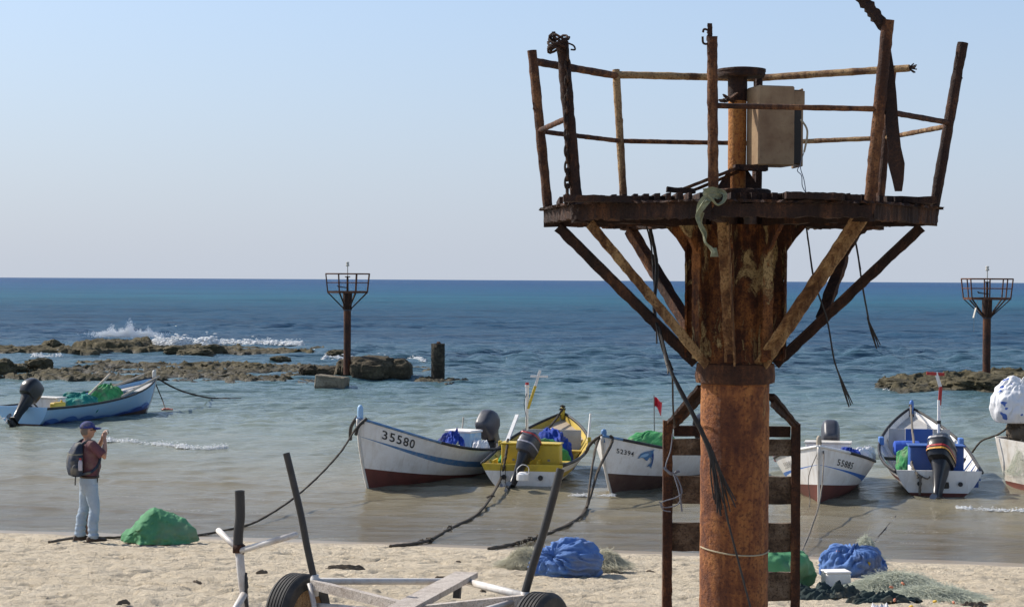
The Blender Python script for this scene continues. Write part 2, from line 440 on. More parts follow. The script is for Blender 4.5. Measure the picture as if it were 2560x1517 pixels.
m2 = t.nodes.new('ShaderNodeMixShader'); t.links.new(frs, m2.inputs[0]); t.links.new(m1.outputs[0], m2.inputs[1]); t.links.new(gl.outputs[0], m2.inputs[2])
t.links.new(m2.outputs[0], out.inputs[0])
sea = grid_mesh('sea', np.stack([SX, SY, SZ], -1), M['water']); props(sea, kind='structure')

# ------------------------------------------------------------------ rusty beacon towers
M['rust_dark'] = rust('rust_dark', (.022, .012, .010), (.060, .028, .017), (.15, .065, .030), 6, .53)
M['rust_mid'] = rust('rust_mid', (.030, .014, .010), (.095, .038, .018), (.26, .12, .05), 5, .5)
M['rust_tan'] = rust('rust_tan', (.045, .020, .012), (.17, .085, .038), (.42, .27, .13), 5, .455)
M['rust_column'] = rust('rust_column', (.065, .022, .015), (.215, .076, .028), (.44, .185, .058), 3.0, .475, True, (.42, .27, .115), .565)
M['rust_upper'] = rust('rust_upper', (.025, .010, .008), (.10, .034, .014), (.36, .14, .04), 6.0, .50, True, (.50, .36, .17), .545)
M['cabinet'] = paint('cabinet_paint', (.315, .215, .12), (.14, .065, .03), .6, .75, 6)
M['cabinet_in_shade'] = paint('cabinet_inside_shade', (.030, .028, .026), None, .7)  # near-black colour standing in for shade inside the cabinet
M['weathered_wood'] = rust('weathered_wood', (.035, .024, .017), (.11, .075, .048), (.22, .165, .115), 5, .49, False)
M['mast_orange'] = rust('mast_orange', (.16, .045, .018), (.34, .10, .028), (.45, .19, .05), 4, .42)
M['cable'] = paint('cable_black', (.018, .016, .015), (.05, .045, .04), .6, .6, 20)
M['chain'] = rust('chain_rust', (.018, .012, .010), (.05, .028, .02), (.11, .055, .03), 20, .5, False)
M['strap'] = cloth('strap_cloth', (.27, .29, .19), (.12, .13, .08), 40)
M['cord'] = paint('cord_pale', (.40, .33, .22), None, .8)
M['wire'] = paint('wire_grey', (.16, .18, .22), None, .6)

TY = 8.37
ax = D(1797, 1000, TY).x
tb = Vector((ax, TY, gz(ax, TY)-.05))
tower = thing('beacon_tower', 'tall rusty beacon tower with broken railings and metal cabinet, nearest the camera', 'beacon', tb)
DEL = R(-13)
def oc(k, r, z): a = DEL + math.pi/4*k; return Vector((ax + r*math.cos(a), TY + r*math.sin(a), z))
def tpart(mb, name, mats, parent=None, **kw): return mb.build(name, mats, parent or tower, off=tb, **kw)
def lerpn(a, b, n): return [Vector(a).lerp(Vector(b), i/n) for i in range(n+1)]
def rough_tube(a, b, r, seed, n=44, jit=.05, seg=10, wob=.0006):
    rnd = random.Random(seed); p = lerpn(a, b, n)
    p = [q + Vector((rnd.uniform(-wob, wob), rnd.uniform(-wob, wob), 0)) for q in p]
    return MB().tube(p, lambda k: r*(1+.03*math.sin(k*17+seed)+.03*math.sin(k*43+seed*2)), seg, jit=jit, seed=seed)
# column: smooth lower shaft, welded collar, finned head
pr = [(.153, tb.z-.2)] + [(.1545+.0012*math.sin(i*2.1), tb.z + (3.60-tb.z)*i/40) for i in range(41)]
tpart(MB().lathe(pr, 48, (ax, TY, 0), jit=.006, seed=2), 'column', M['rust_column'], auto=40)
tpart(MB().lathe([(.158, 3.585), (.176, 3.59), (.180, 3.62), (.176, 3.675), (.158, 3.68)], 40, (ax, TY, 0), jit=.02, seed=5), 'collar', M['rust_mid'], auto=40)
tpart(MB().lathe([(.165+.004*math.sin(i*1.7), 3.67+.63*i/20) for i in range(21)], 32, (ax, TY, 0), jit=.035, seed=9), 'column_head', M['rust_upper'], auto=50)
for k in range(8):
    mb = MB(); rnd = random.Random(k+50); a = DEL + math.pi/4*k
    u = Vector((math.cos(a), math.sin(a), 0)); nrm = Vector((-u.y, u.x, 0))*.012; c0 = Vector((ax, TY, 0))
    zz = [3.69, 3.75, 3.82, 3.9, 3.98, 4.05, 4.12, 4.17, 4.24, 4.30]
    rr = [.215, .222, .22, .221, .222, .22, .222, .225, .27, .32]
    ring = []
    for z, r_ in zip(zz, rr):
        r_ += rnd.uniform(-.008, .008)
        ring.append([c0+u*.14+nrm+Vector((0, 0, z)), c0+u*r_+nrm*rnd.uniform(.6, 1.2)+Vector((0, 0, z)), c0+u*r_-nrm+Vector((0, 0, z)), c0+u*.14-nrm+Vector((0, 0, z))])
    mb.rings(ring)
    if k in (4, 5, 7, 0):
        for z0_, z1_ in ((3.70, 4.22),):
            mb.beam(c0+u*.222+Vector((0, 0, z0_)), c0+u*.224+Vector((0, 0, z1_)), .055, .010, up=u, n=26, jit=.16, seed=k+3)
    tpart(mb, 'fin', M['rust_upper'])
# platform frame
RB, RT2, ZP = .875, .95, 4.338
for k in range(8):
    a, b_ = oc(k, RB, ZP), oc(k+1, RB, ZP)
    mb = MB().beam(a.lerp(b_, .0), a.lerp(b_, 1.0), .034, .056 + .012*(k % 2), n=40, jit=.20, seed=k)
    mb.beam(a+Vector((0, 0, .036)), b_+Vector((0, 0, .036)), .075, .010, n=40, jit=.34, seed=k+20)
    tpart(mb, 'frame_beam', M['rust_dark'])
    tpart(MB().beam(oc(k, .2, ZP-.005), oc(k, RB+.012, ZP-.005), .03, .075, n=14, jit=.12, seed=k+7), 'radial_beam', M['rust_dark'])
rnd = random.Random(3); bar0 = None
for i in range(38):
    x = -.80 + i*.0432
    half = min(.80, (1.13-abs(x)))
    if half < .1: continue
    y0, y1 = TY-half+rnd.uniform(-.015, .02), TY+half*rnd.uniform(.55, 1)
    if 20 < i < 27: y0 += rnd.uniform(0, .06)
    tpart(MB().beam((ax+x, y0, 4.393), (ax+x, y1, 4.393), .012+rnd.random()*.012, .034, n=6, jit=.12, seed=i), 'grating_bar', M['rust_dark'])
for (x0, x1, yy, zz) in ((-.80, -.30, -.62, 4.389), (.10, .34, -.80, 4.398), (.38, .80, -.42, 4.402), (-.1, .42, -.72, 4.396)):
    tpart(MB().beam((ax+x0, TY+yy, zz), (ax+x1, TY+yy, zz-.004), .10, .028, n=16, jit=.14, seed=int(zz*999)), 'deck_plate', M['rust_dark'])
# posts, numbered round the octagon from the right one
ztop = {0: 5.10, 1: 5.08, 2: 5.06, 3: 5.09, 4: 5.11, 5: 5.06, 6: 5.03, 7: 5.115}
prad = {0: .024, 1: .020, 2: .018, 3: .019, 4: .0225, 5: .026, 6: .0215, 7: .0255}
pm = {0: 'rust_dark', 1: 'rust_mid', 2: 'rust_mid', 3: 'rust_tan', 4: 'rust_mid', 5: 'rust_dark', 6: 'rust_mid', 7: 'rust_mid'}
bot = {k: oc(k, RB-.01, 4.33) for k in range(8)}; top = {k: oc(k, RT2, ztop[k]) for k in range(8)}
top[7] = oc(7, RT2+.02, 5.115); top[0] = oc(0, RT2+.04, 5.10)
for k in range(8):
    mb = rough_tube(bot[k], top[k], prad[k], k+3, 40, .055 if k in (0, 5, 6, 7) else .03)
    for i_ in range(5 if k in (0, 5, 6, 7) else 2):
        rq = random.Random(k*9+i_); f_ = rq.uniform(.08, .97); p_ = bot[k].lerp(top[k], f_); mb.beam(p_+Vector((rq.choice((-1, 1))*prad[k]*.7, -.006, -.03)), p_+Vector((rq.choice((-1, 1))*prad[k]*.7, -.006, rq.uniform(.01, .04))), .016, .010, n=4, jit=.4, seed=i_)
    tpart(mb, 'post', M[pm[k]], auto=50)
# broken post ends and hooks
mb = MB().beam(D(1735, 100, TY-.925), D(1736, 58, TY-.925), .016, .02, n=8, jit=.3, seed=4); tpart(mb, 'post_stub', M['rust_dark'])
hk = spline([D(1734, 75, TY-.93), D(1722, 72, TY-.93), D(1719, 80, TY-.93)], 5); hk2 = spline([D(1718, 90, TY-.93), D(1720, 106, TY-.93), D(1732, 106, TY-.93), D(1731, 86, TY-.93)], 5)
tpart(MB().tube(hk, .0045, 6).tube(hk2, .0045, 6), 'hook', M['rust_dark'])
mb = MB().beam(D(1357, 110, TY-.505), D(1354, 78, TY-.505), .012, .014, n=6, jit=.3, seed=8)
rnd = random.Random(12)
for i in range(7):
    c = D(1366+rnd.uniform(-4, 4), 92+i*5, TY-.505)
    lp = [c + Vector((.036*math.cos(t_)*(1+.1*rnd.random()), .036*math.sin(t_), .012*math.sin(t_*2+i))) for t_ in np.linspace(0, 6.28, 14)]
    mb.tube(lp, .0055, 5, jit=.2, seed=i)
mb.tube(spline([D(1385, 105, TY-.53), D(1402, 112, TY-.54), D(1406, 122, TY-.54), D(1396, 122, TY-.53)], 5), .004, 5)
tpart(mb, 'wire_binding', M['rust_dark'])
tpart(MB().beam(D(2170, 75, TY-.80), D(2102, -12, TY-.85), .040, .034, n=16, jit=.26, seed=31), 'broken_rail_end', M['rust_dark'])
mb = MB().beam(D(2172, 60, TY-.79), D(2160, 160, TY-.785), .032, .012, n=10, jit=.2, seed=33)
tpart(mb, 'post_splint', M['rust_dark'])
rg = []
rnd = random.Random(5)
for (x, y, w) in ((2168, 100, 6), (2172, 160, 11), (2178, 230, 12), (2181, 300, 13), (2187, 360, 14), (2192, 400, 17), (2196, 440, 15), (2197, 468, 8)):
    c = D(x, y, TY-.775); h = w*KD*.00170*(1+rnd.uniform(-.15, .15))
    rg.append([c+Vector((-h, -.006, 0)), c+Vector((h, -.006, 0)), c+Vector((h, .008, 0)), c+Vector((-h, .008, 0))])
tpart(MB().rings(rg), 'hanging_bar', M['rust_dark'])
# rails
def rail(k0, k1, z, r, mat, seed, f0=0, f1=1, sag=0):
    def on(k):
        f = (z-bot[k].z)/(top[k].z-bot[k].z); return bot[k].lerp(top[k], f)
    a, b_ = on(k0), on(k1); mb = rough_tube(a.lerp(b_, f0), a.lerp(b_, f1), r, seed, 36, .04)
    tpart(mb, 'rail', M[mat], auto=50)
rail(4, 3, 5.06, .0185, 'rust_mid', 1); rail(3, 2, 5.065, .0185, 'rust_tan', 2); rail(2, 1, 5.065, .0175, 'rust_tan', 3, 0, 1.12)
rail(4, 3, 4.735, .0115, 'rust_mid', 4); rail(3, 2, 4.735, .0115, 'rust_mid', 5); rail(2, 1, 4.735, .0115, 'rust_tan', 6); rail(1, 0, 4.735, .0115, 'rust_tan', 7)
rail(4, 5, 4.74, .0125, 'rust_mid', 8, 0, .92); rail(6, 7, 4.755, .0115, 'rust_mid', 9); rail(7, 0, 4.75, .0125, 'rust_mid', 10)
mb = MB(); rnd = random.Random(9)
e = bot[2].lerp(top[2], (5.065-bot[2].z)/(top[2].z-bot[2].z)).lerp(bot[1].lerp(top[1], (5.065-bot[1].z)/(top[1].z-bot[1].z)), 1.11)
for i in range(9):
    a = rnd.uniform(0, 6.28); mb.beam(e, e+Vector((.025+rnd.uniform(0, .02), .02*math.cos(a), .022*math.sin(a))), .010, .006, jit=.3, seed=i)
tpart(mb, 'torn_rail_tip', M['rust_dark'])
# struts
smat = {0: 'rust_dark', 1: 'rust_dark', 2: 'rust_dark', 3: 'rust_mid', 4: 'rust_dark', 5: 'rust_tan', 6: 'rust_tan', 7: 'rust_tan'}
for k in range(8):
    a, b_ = oc(k, RB-.07, 4.305), oc(k, .165, 3.685)
    rad_ = Vector((math.cos(DEL+math.pi/4*k), math.sin(DEL+math.pi/4*k), 0)); nr = Vector((-rad_.y, rad_.x, 0))
    if k == 1:
        tpart(MB().beam(D(2140, 540, a.y), D(2072, 575, a.y-.05), .03, .05, n=8, jit=.25, seed=3).tube(spline([D(2100, 570, a.y-.02), D(2085, 600, a.y-.08), D(2062, 640, a.y-.15)], 5), .009, 6, jit=.3), 'strut_remnant', M['rust_dark'])
        tpart(MB().beam(D(2062, 626, a.y-.18), D(2010, 780, a.y-.40), .050, .03, n=14, jit=.16, seed=4), 'broken_strut', M['rust_dark'])
        continue
    if k == 6:
        a = oc(k, .52, 4.30); b_ = oc(k, .20, 3.69)
    if k == 7: a = oc(k, RB-.04, 4.36)
    mb = MB().beam(a, b_, .050, .007, up=nr.cross((b_-a).normalized()), n=30, jit=.13, seed=k)
    o_ = (b_-a).normalized().cross(nr)*.020
    mb.beam(a+nr*.022+o_, b_+nr*.022+o_, .007, .042, up=nr.cross((b_-a).normalized()), n=30, jit=.16, seed=k+9)
    tpart(mb, 'strut', M[smat[k]])
# mast, flange, cabinet
mx = D(1803, 300, TY).x
tpart(MB().lathe([(.041, 4.40), (.041, 4.55)]+[(.0415, 4.56+.07*i) for i in range(6)], 22, (mx, TY, 0), jit=.01), 'mast', M['mast_orange'], auto=40)
tpart(MB().lathe([(.043, 4.86), (.044, 4.90), (.0435, 4.985)], 22, (mx, TY, 0), jit=.02), 'mast_neck', M['rust_dark'], auto=40)
tpart(MB().lathe([(.05, 4.965), (.104, 4.969), (.108, 4.978), (.107, 4.988), (.111, 4.993), (.109, 5.003), (.06, 5.01)], 30, (D(1813, 170, TY).x, TY, 0), jit=.012), 'flange', M['rust_dark'], auto=40)
xq = D(1855, 300, TY+.12).x
tpart(MB().tube(lerpn((xq, TY+.12, 4.42), (xq, TY+.12, 4.99), 10), .017, 8, jit=.06), 'back_pole', M['rust_dark'])
tpart(MB().lathe([(.13, 4.437), (.135, 4.442), (.135, 4.456), (.12, 4.462)], 24, (mx+.02, TY, 0), jit=.02), 'base_plate', M['rust_dark'])
for s_ in (-1, 1):
    c = Vector((mx, TY-.045, 4.46))
    tpart(MB().add([c+Vector((s_*.035, 0, 0)), c+Vector((s_*.10, 0, 0)), c+Vector((s_*.035, 0, .10)), c+Vector((s_*.035, .012, 0)), c+Vector((s_*.10, .012, 0)), c+Vector((s_*.035, .012, .10))],
                   [(0, 1, 2), (5, 4, 3), (0, 3, 4, 1), (1, 4, 5, 2), (2, 5, 3, 0)]), 'gusset', M['rust_dark'])
Yc = TY-.08
tpart(MB().beam(D(1630, 463, TY-.2), D(1700, 468, TY-.2), .05, .022, n=8, jit=.15, seed=2), 'hinge_block', M['rust_dark'])
tpart(MB().beam(D(1672, 462, TY-.14), D(1806, 410, TY-.14), .06, .014, n=10, jit=.10, seed=6).beam(D(1690, 468, TY-.10), D(1806, 420, TY-.10), .03, .014, n=10, jit=.12, seed=16), 'tilt_arm', M['rust_mid'])
tpart(MB().beam(D(1795, 410, TY-.10), D(1875, 412, TY-.10), .09, .024, n=8, jit=.1, seed=7), 'cabinet_bracket', M['rust_dark'])
# the cabinet: a body with an open door
rzc = R(14); cm = Matrix.Rotation(rzc, 3, 'Z')
c1 = D(1855, 306, TY-.16); zt, zb = D(1855, 208, TY-.16).z, D(1855, 404, TY-.16).z
Hc, Wc, Dc = zt-zb, .172, .15
cc = Vector((c1.x, c1.y, (zt+zb)/2)) + cm @ Vector((Wc/2, Dc/2, 0))
cab = tpart(MB().box(cc, (Wc, Dc, Hc), cm, bev=.006), 'cabinet', M['cabinet'])
tpart(MB().box(cc + cm @ Vector((Wc/2+.024, .01, 0)), (.046, Dc*.86, Hc*.92), cm), 'cabinet_interior_shade', M['cabinet_in_shade'], cab)  # solid dark block in place of the shaded opening
tpart(MB().box(cc + cm @ Vector((Wc/2+.056, .03, -.004)), (.012, Dc*1.15, Hc*.98), Matrix.Rotation(rzc-R(9), 3, 'Z'), bev=.003), 'cabinet_door', M['cabinet'], cab)
tpart(MB().box(cc + cm @ Vector((Wc/2+.026, -.055, Hc*.36)), (.05, .02, .06), cm), 'cabinet_hinge', M['cabinet'], cab)
wr = spline([D(1958, 292, TY-.16), D(1974, 320, TY-.17), D(1968, 365, TY-.17), D(1957, 405, TY-.17), D(1966, 440, TY-.17), D(1971, 474, TY-.17)], 6)
wr2 = spline([D(1955, 405, TY-.17), D(1950, 418, TY-.16), D(1960, 430, TY-.17), D(1962, 455, TY-.17), D(1972, 474, TY-.17)], 6)
tpart(MB().tube(wr[:14], .0045, 6), 'cable_sleeve', M['cord'])
tpart(MB().tube(wr[12:], .002, 5).tube(wr2, .002, 5), 'loose_wire', M['wire'])
mb = MB(); rnd = random.Random(77)
for i in range(5):
    a = D(1770+rnd.uniform(-6, 40), 225+rnd.uniform(-5, 20), TY-.06); b2 = D(1765+rnd.uniform(-6, 60), 245+rnd.uniform(-8, 8), TY-.08)
    mb.beam(a, b2, .03, .006, n=5, jit=.4, seed=i)
tpart(mb, 'torn_sheet', M['rust_dark'])
# ladder at the back of the shaft: stiles, boards, braces
LY = 8.80
for (x0, x1, yt) in ((1634, 1632, 1028), (1946, 1944, 1036)):
    a, b_ = D(x0, yt, LY), D(x1, 1500, LY); dirv = (b_-a).normalized(); b2 = a+dirv*((a.z-gz(a.x, LY)+.1)/-dirv.z)
    mb = MB().beam(a, b2, .042, .012, up=(0, 1, 0), n=60, jit=.10, seed=x0)
    sg = 1 if x0 < 1700 else -1
    mb.beam(a+Vector((-.018*sg, .02, 0)), b2+Vector((-.018*sg, .02, 0)), .010, .045, up=(0, 1, 0), n=60, jit=.10, seed=x0+1)
    tpart(mb, 'ladder_stile', M['rust_mid'])
for (ya, yb, x0, x1, mt) in ((1040, 1066, 1648, 1932, 'rust_dark'), (1072, 1112, 1640, 1940, 'weathered_wood'), (1162, 1230, 1640, 1940, 'weathered_wood'), (1276, 1346, 1640, 1940, 'weathered_wood'), (1396, 1466, 1790, 1940, 'weathered_wood')):
    a, b_ = D(x0, (ya+yb)/2, LY+.03), D(x1, (ya+yb)/2+2, LY+.03); h = (yb-ya)*KD*LY/FPX
    tpart(MB().beam(a, b_, .028, h, n=10, jit=.04, seed=ya), 'ladder_board', M[mt])
for (p, q) in (((1640, 1034), (1716, 944)), ((1942, 1036), (1884, 965))):
    tpart(MB().beam(D(p[0], p[1], LY), D(q[0], q[1], LY-.33), .040, .014, n=14, jit=.14, seed=p[0]), 'brace', M['rust_dark'])
    tpart(MB().beam(D(p[0]+8, p[1]+8, LY+.03), D(q[0]+4, q[1]+22, LY-.3), .014, .03, n=14, jit=.2, seed=p[0]+1), 'brace', M['rust_dark'])

# chain on the front left post
ch = thing('chain', 'heavy rusty chain hanging down the front left railing post of the nearest tower', 'chain', D(1387, 505, TY-.49))
cho = ch.location
lk = MB().tube([Vector((.0105*math.cos(t_), 0, .027*math.sin(t_)*(1.0))) for t_ in np.linspace(0, 2*math.pi, 15)], .0052, 6, cap=False).build('link', M['chain'], ch)
chp = spline([D(1384, 112, TY-.535), D(1388, 140, TY-.53), D(1386, 300, TY-.51), D(1387, 400, TY-.49), D(1387, 500, TY-.48)], 12); L0 = 0
acc = 0; last = chp[0]; n_ = 0
for p in chp:
    acc += (p-last).length; last = p
    while acc >= .036:
        acc -= .036; o = lk if n_ == 0 else lk.copy()
        if n_: COL.objects.link(o); o.parent = ch
        o.location = p - cho; o.rotation_euler = (0, 0, (0.35 if n_ % 2 else 1.75)); n_ += 1
# cloth strap knotted round the front post
mb = MB(); sy_ = TY-.90
def ribbon(pts, w, th=.0022, tw=0):
    pts = spline(pts, 6); rg = []
    for i, p in enumerate(pts):
        t_ = (pts[min(i+1, len(pts)-1)]-pts[max(i-1, 0)]).normalized(); s1 = t_.cross(Vector((0, -1, 0)))
        if s1.length < .1: s1 = Vector((1, 0, 0))
        s1.normalize(); s1 = Matrix.Rotation(tw*i/len(pts), 3, t_) @ s1; n2 = t_.cross(s1)
        rg.append([p-s1*w/2, p+n2*.006+s1*w*.1, p+s1*w/2, p+s1*w/2+n2*th, p+n2*(.006+th)+s1*w*.1, p-s1*w/2+n2*th])
    mb.rings(rg)
for dz in (0, 7, 13): ribbon([D(1718, 468+dz, sy_+.05), D(1728, 466+dz, sy_), D(1742, 463+dz, sy_-.012), D(1756, 467+dz, sy_), D(1764, 473+dz, sy_+.05)], .020+.004*(dz % 2))
ribbon([D(1758, 466, sy_), D(1772, 474, sy_-.01), D(1770, 490, sy_-.02), D(1756, 499, sy_-.02), D(1744, 488, sy_-.025), D(1732, 478, sy_-.02)], .018, tw=2.2)
ribbon([D(1748, 486, sy_-.02), D(1726, 484, sy_-.03), D(1712, 498, sy_-.02), D(1706, 512, sy_-.01), D(1702, 528, sy_)], .026, tw=1.7)
ribbon([D(1740, 480, sy_-.02), D(1722, 502, sy_-.03), D(1707, 528, sy_-.02), D(1713, 552, sy_-.02), D(1722, 572, sy_), D(1726, 592, sy_), D(1738, 606, sy_), D(1748, 620, sy_-.01)], .024, tw=-2.4)
ribbon([D(1718, 520, sy_), D(1712, 545, sy_+.01), D(1724, 570, sy_+.01), D(1722, 590, sy_+.01)], .016, tw=1.4)
for i in range(7): mb.tube([D(1742+i*1.6, 606, sy_-.01), D(1738+i*3, 628, sy_-.01)], .0018, 4)
o = mb.build('cloth_strap', M['strap'], off=D(1740, 470, sy_)); o.location = D(1740, 470, sy_)
props(o, 'faded green cloth strap knotted round the front railing post of the nearest tower', 'strap')
# hanging cables
def wire_thing(name, label, cat, paths, rads, mat, fray=None, jit=.1, n=7, kind=None, seg=6):
    mb = MB(); base = Vector(paths[0][0])
    for p, r_ in zip(paths, rads): mb.tube(spline(p, n), r_, seg, jit=jit, seed=int(r_*9999))
    if fray:
        for (a, b_, spread, cnt, r_) in fray:
            rnd = random.Random(cnt); a, b_ = Vector(a), Vector(b_)
            for i in range(cnt):
                e_ = b_+Vector((rnd.uniform(-spread, spread), rnd.uniform(-spread, spread)*.5, rnd.uniform(-spread, spread)*1.4))
                mid_ = a.lerp(e_, .5)+Vector((rnd.uniform(-spread, spread)*.3, 0, 0))
                mb.tube(spline([a, mid_, e_], 4), r_, 5)
    o = mb.build(name, mat, off=base); o.location = base; return props(o, label, cat, kind=kind)
A = lambda x, y, d: D(x, y, TY+d)
wire_thing('hanging_cable', 'black frayed cable bundle hanging from the left of the nearest tower across its shaft', 'cable',
    [[A(1578, 545, .3), A(1592, 600, .28), A(1600, 700, .2), A(1604, 780, .1), A(1606, 840, .05)],
     [A(1590, 560, .25), A(1606, 650, .2), A(1600, 760, .1), A(1618, 830, 0), A(1640, 905, -.12), A(1668, 960, -.16), A(1700, 1020, -.18), A(1738, 1098, -.19), A(1758, 1150, -.19)],
     [A(1612, 800, 0), A(1632, 880, -.1), A(1660, 950, -.16), A(1694, 1015, -.19), A(1732, 1100, -.2), A(1750, 1180, -.2)],
     [A(1606, 800, 0), A(1622, 860, -.05), A(1642, 900, -.1), A(1646, 1000, .1), A(1650, 1040, .3)],
     [A(1760, 1150, -.2), A(1775, 1250, -.2), A(1800, 1350, -.21), A(1835, 1484, -.22), A(1850, 1540, -.22)]],
    [.004, .0085, .007, .0045, .0045], M['cable'],
    [(A(1738, 1098, -.2), A(1762, 1240, -.21), .03, 9, .0036), (A(1752, 1130, -.2), A(1790, 1240, -.21), .03, 6, .003), (A(1622, 850, 0), A(1640, 905, -.1), .02, 4, .0035)])
wire_thing('hanging_cable', 'thin black cable hanging free beneath the right of the nearest platform, lower frayed end', 'cable',
    [[A(1972, 556, -.1), A(1978, 600, -.1), A(1992, 690, -.12), A(2022, 780, -.12), A(2040, 880, -.12), A(2058, 930, -.12)]], [.0040], M['cable'],
    [(A(2048, 905, -.12), A(2082, 985, -.12), .016, 8, .0026)])
wire_thing('hanging_cable', 'short black cable with frayed end below the broken strut of the nearest platform', 'cable',
    [[A(2084, 560, .3), A(2096, 610, .3), A(2106, 680, .28), A(2118, 750, .28), A(2128, 800, .28)]], [.0042], M['cable'],
    [(A(2120, 775, .28), A(2150, 842, .28), .018, 8, .0028), (A(2090, 585, .3), A(2104, 655, .3), .006, 3, .0026)])
wire_thing('cord', 'pale cord tied round the lower shaft of the nearest tower', 'cord',
    [[Vector((ax+.158*math.cos(a), TY+.158*math.sin(a), D(1790, 1340, TY).z + .012*math.sin(a*1.5))) for a in np.linspace(-.2, -math.pi+.2, 9)]], [.0035], M['cord'])
wire_thing('rope', 'grey blue rope coil knotted on the left ladder stile behind the nearest tower shaft', 'rope',
    [[A(1645, 1060, .40), A(1640, 1100, .40), A(1628, 1140, .39), A(1640, 1160, .38), A(1655, 1150, .39)],
     [A(1622, 1142, .39), A(1640, 1156, .38), A(1660, 1152, .42)],
     [A(1650, 1160, .39), A(1665, 1190, .38), A(1660, 1230, .38), A(1625, 1240, .37), A(1612, 1225, .37)],
     [A(1655, 1165, .39), A(1668, 1200, .38), A(1655, 1215, .37), A(1618, 1228, .37), A(1622, 1246, .37), A(1640, 1250, .37)],
     [A(1648, 1160, .39), A(1660, 1200, .38), A(1668, 1250, .38)]], [.003, .006, .003, .003, .004], M['wire'])

# the two smaller-looking towers out on the rocks
def far_beacon(loc, label, H, rz, plank=False):
    bt = thing('beacon_tower', label, 'beacon', loc, rz, 'beacons standing on rocks in the water')
    P_ = lambda mb, n, m_, par=None: mb.build(n, M[m_], par or bt)
    def o8(k, r, z): a = math.pi/8+math.pi/4*k; return Vector((r*math.cos(a), r*math.sin(a), z))
    P_(MB().lathe([(.15, -.5), (.148, .3), (.15, H-.75)], 20, jit=.015), 'column', 'rust_mid_far')
    P_(MB().lathe([(.17, H-.74), (.18, H-.7), (.178, H-.65), (.19, H-.05)], 20, jit=.03), 'column_head', 'rust_dark')
    for k in range(8):
        P_(MB().beam(o8(k, .87, H), o8(k+1, .87, H), .035, .085, n=4, jit=.08, seed=k), 'frame_beam', 'rust_far')
        P_(MB().beam(o8(k, .1, H), o8(k, .87, H), .03, .06), 'radial_beam', 'rust_dark')
        P_(MB().tube([o8(k, .87, H), o8(k, .955, H+.75)], .027, 7), 'post', 'rust_far')
        P_(MB().tube([o8(k, .955, H+.74), o8(k+1, .955, H+.74)], .027, 6), 'rail', 'rust_far')
        P_(MB().tube([o8(k, .912, H+.38), o8(k+1, .912, H+.38)], .018, 6), 'rail', 'rust_far')
        P_(MB().beam(o8(k, .84, H-.04), o8(k, .16, H-.68), .05, .035), 'strut', 'rust_dark')
    P_(MB().lathe([(.045, H), (.045, H+.3), (.04, H+.6)], 10), 'mast', 'rust_dark')
    P_(MB().lathe([(.11, H+.60), (.11, H+.64)], 12), 'flange', 'rust_dark')
    P_(MB().beam((-.36, -.05, H+.22), (.02, -.05, H+.17), .08, .04).beam((-.36, -.05, H+.2), (-.42, -.05, H+.27), .06, .03), 'tilt_arm', 'rust_dark')
    P_(MB().lathe([(.022, H+.64), (.022, H+1.05)], 8), 'lamp_pole', 'lamp_white')
    P_(MB().lathe([(.05, H+1.05), (.075, H+1.07), (.075, H+1.10), (.055, H+1.11), (.055, H+1.18), (.07, H+1.19), (.06, H+1.22), (.03, H+1.23)], 12), 'lantern', 'lamp_white')
    if plank:
        P_(MB().beam((-.62, -.3, H-.35), (-.72, -.3, H-.72), .10, .03), 'hanging_board', 'lamp_white')
        P_(MB().tube([(-.70, -.3, H-.7), (-.70, -.3, H-1.25)], .006, 4).tube([(-.55, -.3, H-.05), (-.62, -.3, H-.36)], .006, 4), 'hanging_cord', 'cord')
    return bt
M['rust_far'] = rust('rust_far', (.05, .022, .015), (.12, .05, .028), (.20, .09, .05), 6, .48)
M['rust_mid_far'] = rust('rust_shaft', (.030, .017, .013), (.085, .034, .020), (.20, .075, .032), 3, .5)
M['lamp_white'] = paint('lamp_white', (.55, .52, .46), (.3, .22, .15), .5)
bl = atY(868, 905, 75.3); br = atY(2466, 940, 69.8)
far_beacon((bl.x, bl.y, bl.z), 'distant rusty beacon tower beside the big dark boulder at the end of the reef', D(850, 714, 75.3).z-bl.z, 0.1)
far_beacon((br.x, br.y, br.z), 'distant rusty beacon tower on the low rock island at the right', D(2411, 730, 69.8).z-br.z, .25, True)

# ------------------------------------------------------------------ fishing boats
M['white'] = paint('boat_white', (.82, .80, .77), (.47, .39, .29), .38, .30, 3.5, .06, streaks=.30)
M['white_old'] = paint('boat_white_old', (.66, .63, .58), (.38, .31, .22), .45, .55, 4, .1, streaks=.4)
M['antifoul'] = paint('bottom_paint_red', (.155, .048, .036), (.07, .032, .026), .6, .6, 4)
M['antifoul_dark'] = paint('bottom_paint_brown', (.085, .045, .035), (.15, .10, .07), .6, .6, 4)
M['blue_stripe'] = paint('stripe_blue', (.075, .20, .40), (.35, .36, .36), .45, .6, 9)
M['blue_bright'] = paint('stripe_bright_blue', (.05, .17, .52), (.2, .3, .5), .45, .3, 5)
M['rubber'] = paint('rail_rubber', (.028, .027, .028), (.09, .08, .07), .6, .5, 8)
M['yellow'] = paint('boat_yellow', (.60, .43, .045), (.33, .22, .05), .45, .45, 5)
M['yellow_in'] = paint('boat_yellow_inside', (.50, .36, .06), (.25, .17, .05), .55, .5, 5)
M['tan_deck'] = paint('deck_tan', (.42, .34, .25), (.28, .21, .15), .7, .4, 6)
M['grey_in'] = paint('boat_grey_inside', (.45, .44, .42), (.26, .22, .18), .6, .5, 5)
M['blue_in'] = paint('boat_blue_inside', (.03, .095, .33), (.08, .12, .22), .45, .35, 5)
M['sky_blue'] = paint('boat_light_blue', (.30, .50, .72), (.42, .52, .62), .45, .4, 4)
M['mid_blue'] = paint('boat_mid_blue', (.075, .19, .50), (.2, .3, .5), .5, .3, 6)
